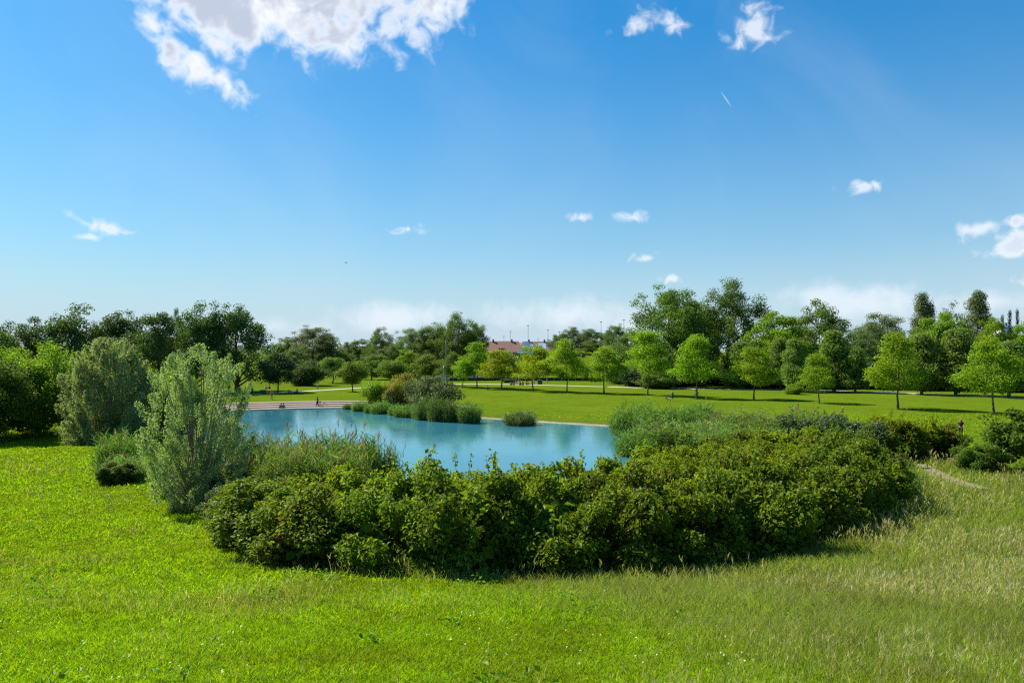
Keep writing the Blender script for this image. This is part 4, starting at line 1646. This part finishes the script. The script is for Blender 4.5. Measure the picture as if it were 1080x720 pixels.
POSES = {
    # pelvis, chest, neck, head, then per side: shoulder elbow wrist hand / hip knee ankle toe    (x right, y away, person faces -y)
    'stand': dict(pel=(0, 0, .95), ch=(0, .01, 1.30), nk=(0, 0, 1.49), hd=(0, -.02, 1.63),
                  L=[(-.18, 0, 1.42), (-.23, .03, 1.13), (-.22, -.06, .89), (-.21, -.08, .80)], Rr=[(.18, 0, 1.42), (.23, .03, 1.13), (.22, -.06, .89), (.21, -.08, .80)],
                  LL=[(-.10, 0, .90), (-.11, -.02, .50), (-.11, .02, .09), (-.12, -.14, .035)], LR=[(.10, 0, .90), (.11, -.02, .50), (.11, .02, .09), (.12, -.14, .035)]),
    'walk': dict(pel=(0, 0, .93), ch=(0, -.03, 1.28), nk=(0, -.05, 1.47), hd=(0, -.08, 1.61),
                 L=[(-.18, -.03, 1.40), (-.23, .14, 1.15), (-.21, .16, .90), (-.20, .14, .81)], Rr=[(.18, -.03, 1.40), (.23, -.08, 1.13), (.20, -.28, .98), (.19, -.34, .92)],
                 LL=[(-.10, 0, .88), (-.10, -.20, .52), (-.10, -.30, .10), (-.10, -.46, .06)], LR=[(.10, 0, .88), (.10, .06, .47), (.10, .36, .16), (.10, .26, .035)]),
    'run': dict(pel=(0, 0, .95), ch=(0, -.09, 1.29), nk=(0, -.13, 1.47), hd=(0, -.18, 1.61),
                L=[(-.18, -.08, 1.41), (-.25, .16, 1.20), (-.20, -.02, 1.04), (-.18, -.09, 1.08)], Rr=[(.18, -.08, 1.41), (.24, -.12, 1.15), (.17, -.36, 1.25), (.15, -.42, 1.31)],
                LL=[(-.10, 0, .90), (-.10, -.32, .66), (-.10, -.22, .24), (-.10, -.38, .17)], LR=[(.10, 0, .90), (.10, .12, .48), (.10, .48, .26), (.10, .44, .12)]),
    'sit': dict(pel=(0, .12, .13), ch=(0, .10, .48), nk=(0, .06, .67), hd=(0, .02, .81),
                L=[(-.18, .07, .60), (-.26, -.06, .38), (-.16, -.24, .40), (-.11, -.30, .42)], Rr=[(.18, .07, .60), (.26, -.06, .38), (.16, -.24, .40), (.11, -.30, .42)],
                LL=[(-.10, .06, .12), (-.15, -.34, .42), (-.13, -.56, .08), (-.13, -.72, .04)], LR=[(.10, .06, .12), (.15, -.34, .42), (.13, -.56, .08), (.13, -.72, .04)]),
    'recline': dict(pel=(0, .12, .12), ch=(0, .34, .38), nk=(0, .42, .55), hd=(0, .42, .70),
                    L=[(-.18, .38, .48), (-.26, .52, .25), (-.25, .62, .06), (-.24, .70, .04)], Rr=[(.18, .38, .48), (.26, .52, .25), (.25, .62, .06), (.24, .70, .04)],
                    LL=[(-.10, .04, .11), (-.12, -.38, .14), (-.12, -.78, .09), (-.13, -.84, .22)], LR=[(.10, .04, .11), (.14, -.30, .36), (.13, -.54, .07), (.13, -.70, .04)]),
    'ride': dict(pel=(0, .28, .98), ch=(0, .04, 1.24), nk=(0, -.10, 1.40), hd=(0, -.16, 1.54),
                 L=[(-.18, -.03, 1.34), (-.24, -.20, 1.14), (-.24, -.40, 1.06), (-.23, -.48, 1.04)], Rr=[(.18, -.03, 1.34), (.24, -.20, 1.14), (.24, -.40, 1.06), (.23, -.48, 1.04)],
                 LL=[(-.10, .24, .94), (-.11, -.14, .74), (-.10, .04, .36), (-.10, -.10, .29)], LR=[(.10, .24, .94), (.11, -.04, .60), (.10, .14, .20), (.10, .00, .12)]),
}
_pm = {}


def pose_meshes(pose):
    if pose in _pm:
        return _pm[pose]
    p = POSES[pose]
    V, E, Rd = [], [], []

    def add(v, r, to=None):
        V.append(v)
        Rd.append(r)
        if to is not None:
            E.append((to, len(V) - 1))
        return len(V) - 1
    skin = plain('skin', (.45, .28, .20), .55, .05)
    mid = tuple((a + b) / 2 for a, b in zip(p['pel'], p['ch']))
    pe = add(p['pel'], (.15, .105))
    mi = add(mid, (.125, .09), pe)
    ch = add(p['ch'], (.155, .105), mi)
    nk = add(p['nk'], .056, ch)
    h0 = tuple(a + (b - a) * .45 for a, b in zip(p['nk'], p['hd']))
    hh = add(h0, (.064, .075), nk)
    hd = add(p['hd'], (.078, .092), hh)
    add((p['hd'][0], p['hd'][1] + .01, p['hd'][2] + .10), (.055, .065), hd)
    for arm in ('L', 'Rr'):
        a = p[arm]
        s = add(a[0], .058, ch)
        e = add(a[1], .042, s)
        w_ = add(a[2], .029, e)
        add(a[3], (.036, .022), w_)
    for leg in ('LL', 'LR'):
        a = p[leg]
        s = add(a[0], .088, pe)
        k = add(a[1], .058, s)
        n = add(a[2], .038, k)
        add(a[3], (.040, .028), n)
    body = skin_mesh('person_body', V, E, Rd, skin)
    # fingers, nose and ears are modelled on the same mesh in miniature
    V2 = [p['pel'], mid, p['ch'], tuple(a * .5 + b * .5 for a, b in zip(p['ch'], p['nk']))]
    E2, R2 = [(0, 1), (1, 2), (2, 3)], [(.168, .125), (.142, .108), (.172, .122), .075]
    for arm in ('L', 'Rr'):
        a = p[arm]
        el = tuple(u + (v - u) * .75 for u, v in zip(a[0], a[1]))
        V2 += [a[0], el]
        R2 += [.072, .058]
        E2 += [(2, len(V2) - 2), (len(V2) - 2, len(V2) - 1)]
    shirt = skin_mesh('shirt', V2, E2, R2, skin)
    V3, E3, R3 = [tuple(a + (0, 0, .02)[i] for i, a in enumerate(p['pel']))], [], [(.166, .124)]
    for leg in ('LL', 'LR'):
        a = p[leg]
        lo = tuple(u + (v - u) * .9 for u, v in zip(a[1], a[2]))
        V3 += [a[0], a[1], lo]
        R3 += [.102, .072, .056]
        n = len(V3)
        E3 += [(0, n - 3), (n - 3, n - 2), (n - 2, n - 1)]
    trousers = skin_mesh('trousers', V3, E3, R3, skin)
    x, y, z = p['hd']
    hair = MB()
    prof = [(.035, .135), (.075, .115), (.098, .07), (.104, .02), (.098, -.03), (.07, -.075), (.03, -.10)]
    hair.lathe(prof, (x, y + .035, z), 14, 1.02)
    hm = hair.mesh('hair', skin, True)
    shoes = MB()
    for leg in ('LL', 'LR'):
        a, b = Vector(p[leg][2]), Vector(p[leg][3])
        dr = (b - a)
        shoes.tube([a - dr * .35 - Vector((0, 0, .02)), a + dr * .3 - Vector((0, 0, .01)), b, b + dr * .25], [.040, .054, .050, .026], 8)
    sh = shoes.mesh('shoes', skin, True)
    _pm[pose] = (body, shirt, trousers, hm, sh)
    return _pm[pose]


def cloth(name, c):
    return plain(name, c, .85, .08, 6, spec=.1)


SKIN = plain('skin', (.45, .28, .20), .55, .05)


def person(pose, x, y, face, shirt, trousers, hair, label, group=None, s=1.0, z=None, bare=False):
    bm_, sm_, tm_, hm_, shm = pose_meshes(pose)
    o = thing('person', label, 'person', (x, y, gz(x, y) if z is None else z), R(face), group, (s, s, s))
    link('body', bm_, o)
    for nm, me, c in (('shirt', sm_, shirt), ('trousers', tm_, trousers), ('hair', hm_, hair), ('shoes', shm, (.06, .05, .05))):
        if c is None:
            continue
        ob = link(nm, me, o)
        ob.material_slots[0].link = 'OBJECT'
        ob.material_slots[0].material = cloth('cloth_%d_%d_%d' % tuple(int(v * 100) for v in c), c)
    return o


BLK, NVY, GRY, WHT = (.02, .02, .025), (.03, .04, .09), (.22, .23, .25), (.62, .62, .62)
BRN, BLD, DRK = (.05, .03, .02), (.28, .18, .08), (.03, .02, .02)


def ppt(px, py):
    x, y = pt(px, py)
    return x, y


x, y = ppt(266, 417)
person('stand', x, y, 20, BLK, BLK, BRN, 'person all in black standing by the silver willow top, left of the green bin')
x, y = ppt(286.5, 421.6)
person('walk', x, y, 60, (.50, .05, .04), GRY, BRN, 'person in a red shirt and grey trousers walking in the tree shade above the steps')
x, y = ppt(280.5, 409.4)
person('sit', x, y, 10, WHT, GRY, BRN, 'person in a white top sitting on the far lawn above the green bin')
x, y = ppt(284.2, 409.3)
person('sit', x, y, -20, (.18, .10, .08), BLK, BRN, 'person in dark brown sitting beside the one in a white top')
x, y = ppt(304.5, 415.4)
person('sit', x, y, 40, BLK, GRY, BRN, 'dark clothed person at the left end of the group sitting on the lawn')
x, y = ppt(308.6, 415.6)
person('recline', x, y, 70, (.10, .13, .07), NVY, BRN, 'person leaning back in the middle of the seated group')
x, y = ppt(313, 415.4)
person('sit', x, y, -30, (.16, .05, .08), NVY, BLK, 'larger person in dark red at the right end of the seated group', s=1.15)
x, y = ppt(335, 411.2)
person('stand', x, y, 0, (.50, .55, .62), (.10, .12, .16), BRN, 'man in a pale shirt and dark trousers standing on the lawn by the path')
XB, YB = ppt(337.8, 426.2)
ZB = -.02
person('walk', XB - .45, YB, -85, BLK, BLK, BLK, 'person in black pushing a bicycle along the top of the steps')
x, y = ppt(296.3, 427.6)
person('sit', x, y, 0, BLK, BLK, BRN, 'left one of two dark figures sitting on the edge of the steps')
x, y = ppt(299, 427.6)
person('sit', x, y, 15, GRY, BLK, BLK, 'right one of two figures on the edge of the steps, in a grey top')
x, y = ppt(485.5, 421)
person('stand', x, y, 160, (.16, .06, .06), BLK, BLD, 'person in dark red standing by the reed clump on the far bank')
x, y = ppt(487.2, 409.4)
person('sit', x, y, 0, GRY, GRY, BRN, 'person in grey sitting against the trunk of the low green ash')
x, y = ppt(514.5, 411.8)
person('sit', x, y, 30, NVY, NVY, BLK, 'person in navy sitting on the grass left of the yellow ash')
x, y = ppt(353.8, 399.8)
person('walk', x, y, 90, (.16, .12, .34), NVY, BRN, 'person in purple walking on the path behind the small yellowish tree')
x, y = ppt(1039, 419.2)
person('run', x, y, 60, (.30, .16, .18), (.05, .05, .12), BRN, 'jogger in dark leggings running on the far path left of the rightmost ash')
x, y = (1013.5 - 540) / FPX * 76, 76.0
person('walk', x, y, 150, (.025, .022, .025), BLK, (.24, .10, .06), 'woman with reddish hair and dark clothes walking behind the right end of the thicket')
# long hair of the walking woman is part of her
w_ = [ob for ob in COL.objects if ob.name.startswith('person') and ob.get('label', '').startswith('woman with reddish')][0]
hb = MB().lathe([(.05, .10), (.115, .04), (.13, -.08), (.12, -.22), (.07, -.30)], (0, .03, 1.61), 14, .8)
link('long_hair', hb.mesh('long_hair', cloth('cloth_24_10_6', (.24, .10, .06)), True), w_)

# picnic group under the yellow ash
G_PIC = 'picnic group under the yellow ash'
for px, py, pose, f, c1, c2, s, lab in [
    (539, 406.6, 'sit', 30, (.05, .08, .32), NVY, 1.1, 'person in bright blue sitting at the left end of the picnic group'),
    (542, 406.2, 'sit', -20, (.04, .07, .25), NVY, 1.0, 'person in darker blue, second from the left in the picnic group'),
    (545, 406.0, 'stand', 0, BLK, GRY, .95, 'person in black standing in the picnic group'),
    (548.6, 406.4, 'sit', 10, (.30, .30, .34), BLK, 1.15, 'person in grey sitting in the middle of the picnic group'),
    (551.5, 406.5, 'sit', -10, (.55, .04, .14), (.4, .04, .1), 1.05, 'person in crimson sitting in the picnic group'),
    (555.4, 406.3, 'sit', 25, (.50, .07, .17), BLK, 1.1, 'person in pink red sitting near the trunk of the second yellow ash'),
    (558.6, 405.8, 'recline', 80, (.55, .42, .20), (.5, .4, .3), 1.1, 'person in pale yellow lounging at the right of the picnic group'),
    (563.4, 405.6, 'stand', -30, (.50, .12, .12), (.3, .2, .15), .85, 'child in red standing just right of the second yellow ash trunk')]:
    x, y = ppt(px, py)
    person(pose, x, y, f, c1, c2, BRN, lab, G_PIC, s)


def bicycle(x, y, z, rz, label, paint):
    o = thing('bicycle', label, 'bicycle', (x, y, z), rz)
    rub = plain('tyre_rubber', (.02, .02, .02), .9)
    for sx in (-.52, .52):
        wl = link('wheel', MB().torus((sx, 0, .34), .32, .022).mesh('tyre', rub), o)
        sp = MB().tube([(sx, -.04, .34), (sx, .04, .34)], .03, 8)
        for q in range(10):
            a = q * .628
            sp.tube([(sx, 0, .34), (sx + math.cos(a) * .31, 0, .34 + math.sin(a) * .31)], .003, 4)
        link('spokes', sp.mesh('spokes', STEEL), wl)
    fr = MB()
    A, B, S, Hd = (-.52, 0, .34), (-.08, 0, .30), (-.20, 0, .80), (.36, 0, .82)
    for a, b in ((A, B), (A, S), (B, S), (B, Hd), (S, Hd)):
        fr.tube([a, b], .018, 8)
    fr.tube([(.52, 0, .34), (.40, 0, .68), (.33, 0, .96)], .018, 8)
    link('frame', fr.mesh('bicycle_frame', paint), o)
    link('saddle', MB().tube([(-.36, 0, .92), (-.24, 0, .93), (-.08, 0, .91)], [.075, .065, .025], 8).tube([(-.20, 0, .78), (-.22, 0, .92)], .014, 6).mesh('saddle', rub), o)
    link('handlebar', MB().tube([(.28, -.27, 1.0), (.34, -.16, 1.0), (.34, .16, 1.0), (.28, .27, 1.0)], .014, 8).mesh('handlebar', STEEL), o)
    link('crank', MB().tube([(-.08, -.09, .13), (-.08, -.07, .30), (-.08, .07, .30), (-.08, .09, .47)], .012, 6).mesh('crank', STEEL), o)
    return o


bicycle(XB + .15, YB + .35, gz(XB, YB), R(4), 'dark bicycle pushed along the top of the steps', plain('black_paint', (.02, .02, .025), .4))
XC, YC_ = ppt(734.6, 419.6)
bicycle(XC, YC_, gz(XC, YC_), R(115), 'bicycle ridden across the lawn in front of the green ash', plain('blue_frame_paint', (.05, .12, .22), .4))
person('ride', XC, YC_, -155, (.10, .17, .24), NVY, BRN, 'cyclist in blue grey riding in front of the trunk of the green ash')


def bin_(x, y, w, h, d, mat, lidm, label):
    o = thing('waste_bin', label, 'bin', (x, y, gz(x, y)))
    b = MB().box((0, 0, h * .47), (w * .9, d * .9, h * .86), taper=1.1)
    for sx in (-.36, .36):
        b.box((sx * w, 0, .03), (.12, .12, .10))
    link('body', b.mesh('bin_body', mat), o)
    link('lid', MB().box((0, 0, h * .95), (w * 1.06, d * 1.08, h * .09), bev=.25).tube([(-w * .4, -d * .56, h * .93), (w * .4, -d * .56, h * .93)], .025, 6).mesh('bin_lid', lidm), o)


GREENP = plain('dark_green_plastic', (.020, .085, .045), .5)
x, y = ppt(277.5, 415.4)
bin_(x, y, 1.15, .85, .8, GREENP, plain('green_lid', (.05, .20, .11), .5), 'dark green waste bin on the lawn beside the small black tree')
x, y = ppt(569.5, 405.6)
bin_(x, y, 1.25, 1.15, .9, plain('blue_green_plastic', (.020, .06, .075), .5), GREENP, 'dark blue-green waste bin right of the picnic group')


def pushchair(x, y, rz, label):
    o = thing('pushchair', label, 'pushchair', (x, y, gz(x, y)), rz)
    fr = MB()
    for sy in (-.22, .22):
        fr.tube([(-.35, sy, .12), (.1, sy, .55), (.5, sy, 1.02)], .016, 6).tube([(.35, sy, .12), (.02, sy, .5)], .016, 6)
    fr.tube([(.5, -.22, 1.02), (.5, .22, 1.02)], .02, 6)
    link('frame', fr.mesh('pushchair_frame', STEEL), o)
    link('seat', MB().box((-.02, 0, .46), (.42, .40, .10), bev=.2).box((.2, 0, .68), (.10, .40, .46), bev=.2).mesh('pushchair_seat', cloth('cloth_50_6_16', (.50, .06, .16))), o)
    link('hood', MB().lathe([(.30, .0), (.28, .10), (.20, .20), (.05, .26)], (.10, 0, .80), 12, .8).mesh('pushchair_hood', cloth('cloth_8_8_10', (.08, .08, .10)), True), o)
    for sx in (-.35, .35):
        for sy in (-.24, .24):
            link('wheel', MB().torus((sx, sy, .12), .09, .025, 16).mesh('pushchair_wheel', plain('tyre_rubber', (.02, .02, .02), .9)), o)


x, y = ppt(547, 405.4)
pushchair(x, y, R(20), 'pushchair with a dark hood standing behind the picnic group')


def post_figure():
    # green waste post by the pond reeds with a small dog beside it
    x, y = ppt(709.2, 422.6)
    o = thing('litter_post', 'slim dark green litter bin on a post left of the cyclist', 'bin', (x, y, gz(x, y)))
    link('post', MB().lathe([(.10, -.2), (.10, .05), (.05, .07), (.05, 1.55)], (0, .24, 0), 10).mesh('bin_post', GREENP, True), o)
    link('body', MB().lathe([(.17, .42), (.21, .46), (.24, 1.22), (.22, 1.26)], n=14).mesh('litter_body', plain('dark_teal_metal', (.02, .075, .085), .5), True), o)
    link('hood', MB().lathe([(.26, 1.36), (.26, 1.42), (.16, 1.52), (.05, 1.56)], n=14).tube([(0, .2, 1.2), (0, .2, 1.42)], .02, 6).mesh('litter_hood', GREENP, True), o)


post_figure()


def dog(x, y, rz, label):
    fur = plain('tan_fur', (.42, .26, .17), .9, .2, 8)
    V = [(.0, 0, .40), (.22, 0, .40), (.40, 0, .44), (.50, 0, .56), (.58, 0, .66), (.70, 0, .63), (-.22, 0, .42), (-.38, 0, .50), (-.48, 0, .62)]
    E = [(0, 1), (1, 2), (2, 3), (3, 4), (4, 5), (0, 6), (6, 7), (7, 8)]
    Rd = [.11, .135, .12, .08, .085, .045, .11, .035, .02]
    for sy in (-.085, .085):
        n = len(V)
        V += [(.32, sy, .30), (.31, sy, .17), (.31, sy, .05), (.36, sy, .02)]
        E += [(2, n), (n, n + 1), (n + 1, n + 2), (n + 2, n + 3)]
        Rd += [.055, .036, .03, .03]
        n = len(V)
        V += [(-.24, sy, .30), (-.18, sy, .22), (-.30, sy, .13), (-.28, sy, .04), (-.23, sy, .02)]
        E += [(6, n), (n, n + 1), (n + 1, n + 2), (n + 2, n + 3), (n + 3, n + 4)]
        Rd += [.07, .05, .03, .028, .03]
        n = len(V)
        V += [(.54, sy * .7, .74), (.50, sy * 1.1, .70)]
        E += [(4, n), (n, n + 1)]
        Rd += [.028, .02]
    me = skin_mesh('dog', V, E, Rd, fur)
    tag(link('dog', me, None, (x, y, gz(x, y)), rz, (1.1, 1.1, 1.1)), label, 'dog')


x, y = ppt(705.6, 423.4)
dog(x, y, R(160), 'tan dog on the grass left of the slim litter bin')


def rust_post():
    x, y = ppt(833, 412.3)
    o = thing('notice_post', 'rust-red upright board standing at the far path between the lindens', 'sign', (x, y, gz(x, y)), R(5))
    rust = plain('rusty_steel', (.26, .085, .055), .85, .35, 3, bump=.2)
    link('board', MB().box((0, 0, 1.15), (.85, .10, 2.3), bev=.06).mesh('rust_board', rust), o)
    link('foot', MB().box((0, 0, -.06), (1.2, .5, .16)).mesh('board_foot', plain('concrete', (.35, .34, .32), .9)), o)


rust_post()


def bird():
    d = 120
    x, z = (365 - 540) / FPX * d, top_z(277, d)
    dk = plain('dark_feathers', (.03, .03, .035), .8)
    o = thing('bird', 'small dark bird flying alone in the open sky above the far trees', 'bird', (x, d, z), R(70))
    link('body', MB().tube([(-.22, 0, 0), (-.10, 0, .01), (.05, 0, .0), (.16, 0, .02), (.21, 0, .02), (.26, 0, .01)], [.02, .05, .06, .045, .04, .01], 8).mesh('bird_body', dk, True), o)
    for s in (-1, 1):
        wv = [(.08, s * .04, .02), (-.06, s * .04, .015), (.10, s * .22, .10), (-.04, s * .24, .09), (.00, s * .46, .06), (-.06, s * .44, .055)]
        vs = wv + [(a, b, c - .012) for a, b, c in wv]
        fs = [(0, 1, 3, 2), (2, 3, 5, 4), (6, 8, 9, 7), (8, 10, 11, 9), (0, 2, 8, 6), (2, 4, 10, 8), (1, 7, 9, 3), (3, 9, 11, 5), (4, 5, 11, 10), (0, 6, 7, 1)]
        link('wing', MB().add(vs, fs).mesh('bird_wing', dk), o)
    link('tail', MB().box((-.27, 0, 0), (.14, .10, .012), taper=.8).mesh('bird_tail', dk), o)


bird()

# ------------------------------------------------------------------ grass
def path_dist(x, y, P):
    d = np.full(x.shape, 1e9)
    for a, b in zip(P[:-1], P[1:]):
        d = np.minimum(d, seg_dist(x, y, a, b))
    return d


L_GRASS = leaf_mat('lawn_blade', (.140, .206, .003), .7, .50, gloss=.10, patches=((.165, .206, .005), (.108, .182, .003)), hue=.05, tcol=(1.3, 1.35, .3))
L_MEAD = leaf_mat('meadow_blade', (.142, .186, .032), .6, .48, gloss=.1, hue=.06, tint=(.22, .215, .09), tint_amt=.36, patches=((.198, .200, .066), (.100, .155, .016)))
L_SEED = leaf_mat('seed_head', (.30, .285, .14), .6, .45, gloss=.1)


def meadow_mask(x, y):
    """1 where the grass is left long: the right bank and a fringe under the thicket"""
    u = x / y
    m = sstep(.0, .30, u) * sstep(10.5, 16, y + 5 * u)
    m = np.maximum(m, sstep(.45, .65, u) * sstep(9.5, 13, y))
    fr = np.full(x.shape, 1e9)
    for sx, sy, h, w in front:
        fr = np.minimum(fr, np.hypot(x - sx, y - sy))
    m = np.maximum(m, sstep(2.9, 1.9, fr) * sstep(-7, -3, x))
    m = m + (vnoise(x, y, 2.5, 9) - .5) * .6
    return np.clip(m, 0, 1)


def grass():
    rs = np.random.RandomState(77)
    lawn, mead, seed = [], [], []
    for y0, y1, dens, hgt, wid in [(5.5, 9, 1000, .11, .013), (9, 13, 1250, .11, .013), (13, 19, 700, .12, .019), (19, 28, 260, .14, .032), (28, 42, 110, .16, .05), (42, 66, 44, .18, .085), (66, 104, 6, .15, .16)]:
        hw = y1 * .80 + 2
        n = int((y1 - y0) * 2 * hw * dens)
        x, y = (rs.rand(n) * 2 - 1) * hw, y0 + (y1 - y0) * rs.rand(n)
        ok = np.abs(x) < y * .76 + 1.5
        ok &= pond_sd(x, y) > 4
        if y0 > 18:
            ok &= path_dist(x, y, NEAR_PATH) > (.0 + .85 * rs.rand(n))
            # bare shaded soil inside the thicket
            inside = np.full(n, 1e9)
            for sx, sy, h, w in front + second:
                inside = np.minimum(inside, np.hypot(x - sx, y - sy))
            ok &= (inside > 1.25)
        x, y = x[ok], y[ok]
        z = ground(x, y)
        m = meadow_mask(x, y) * (y < 60)
        r = rs.rand(len(x))
        isl = r > m * .9
        clover = vnoise(x, y, .55, 4) * .6 + vnoise(x, y, 1.7, 5) * .6
        for sel, store, hk, wk, bend, lean in ((isl, lawn, 1.0, 1.0, .45, .42), (~isl, mead, 2.7, .55, .42, .26)):
            p = np.stack([x, y, z - .01], 1)[sel]
            k = len(p)
            if not k:
                continue
            H = hgt * hk * (.45 + .75 * rs.rand(k)) * (.6 + .7 * clover[sel])
            dirs = unit(np.stack([rs.normal(size=k) * lean, rs.normal(size=k) * lean, np.ones(k)], 1))
            store.append(blades(p, dirs, H, wid * wk * (.7 + .7 * rs.rand(k)), rs, bend, 2))
            if store is mead:
                q = rs.rand(k) < .13 * sstep(.25, .75, vnoise(x, y, 3.1, 31)[sel])
                pp, dd = p[q], dirs[q]
                hh = H[q] * 1.35
                kk = len(pp)
                lawnstem = blades(pp, dd, hh, np.full(kk, wid * .3), rs, .12, 2)
                seed.append(lawnstem)
                for j in range(3):
                    d3 = unit(dd + rs.normal(size=(kk, 3)) * .25)
                    seed.append(blades(pp + dd * (hh * (.78 + .06 * j))[:, None], d3, hh * .24, np.full(kk, wid * .6), rs, .2, 2))
    for nm, parts, mat, lab in (('lawn_grass', lawn, L_GRASS, 'short bright green grass of the near meadow'), ('meadow_grass', mead, L_MEAD, 'long yellowish grass left standing on the right bank'),
                                ('grass_seed_heads', seed, L_SEED, 'pale seed heads above the long grass on the right bank')):
        v, f = merge(parts)
        o = structure(nm, np_mesh(nm, v, f, mat), 'stuff')
        tag(o, lab, 'grass')
        print(nm, len(f))
    # broad-leaved weeds in the turf
    n = 100
    y = 8 + 14 * rs.rand(n) ** 1.2
    x = (rs.rand(n) * 2 - 1) * y * .72
    ok = (vnoise(x, y, 2.2, 41) > .5) & (pond_sd(x, y) > 4)
    x, y = x[ok], y[ok]
    parts = []
    for cx, cy in zip(x, y):
        z0 = gz(cx, cy)
        kk = 16 + int(20 * rs.rand())
        rr = .10 + .16 * rs.rand()
        p = np.stack([cx + rs.normal(size=kk) * rr, cy + rs.normal(size=kk) * rr, z0 + .06 + .10 * rs.rand(kk)], 1)
        parts.append(leaves(p, rs.normal(size=(kk, 3)) * .4 + np.array([0, 0, 1.0]), .07 + .06 * rs.rand(kk), rs, .6, droop=.3))
    v, f = merge(parts)
    o = structure('meadow_weeds', np_mesh('meadow_weeds', v, f, leaf_mat('broad_weed_leaf', (.085, .150, .006), .6, .46, gloss=.15)), 'stuff')
    tag(o, 'dark broad-leaved weeds scattered through the near grass', 'weeds')
    # white clover heads
    n = 420
    y = 7 + 13 * rs.rand(n) ** 1.3
    x = (rs.rand(n) * 2 - 1) * y * .72
    ok = vnoise(x, y, 1.3, 21) > .52
    x, y = x[ok], y[ok]
    p = np.stack([x, y, ground(x, y) + .09 + .04 * rs.rand(len(x))], 1)
    parts = []
    for j in range(5):
        parts.append(leaves(p + rs.normal(size=p.shape) * .004, rs.normal(size=p.shape) + np.array([0, 0, .5]), np.full(len(p), .026), rs, .9))
    v, f = merge(parts)
    o = structure('clover_flowers', np_mesh('clover_flowers', v, f, leaf_mat('clover_petal', (.62, .60, .50), .2, .3)), 'stuff')
    tag(o, 'small white clover heads dotted over the near grass', 'flowers')


grass()
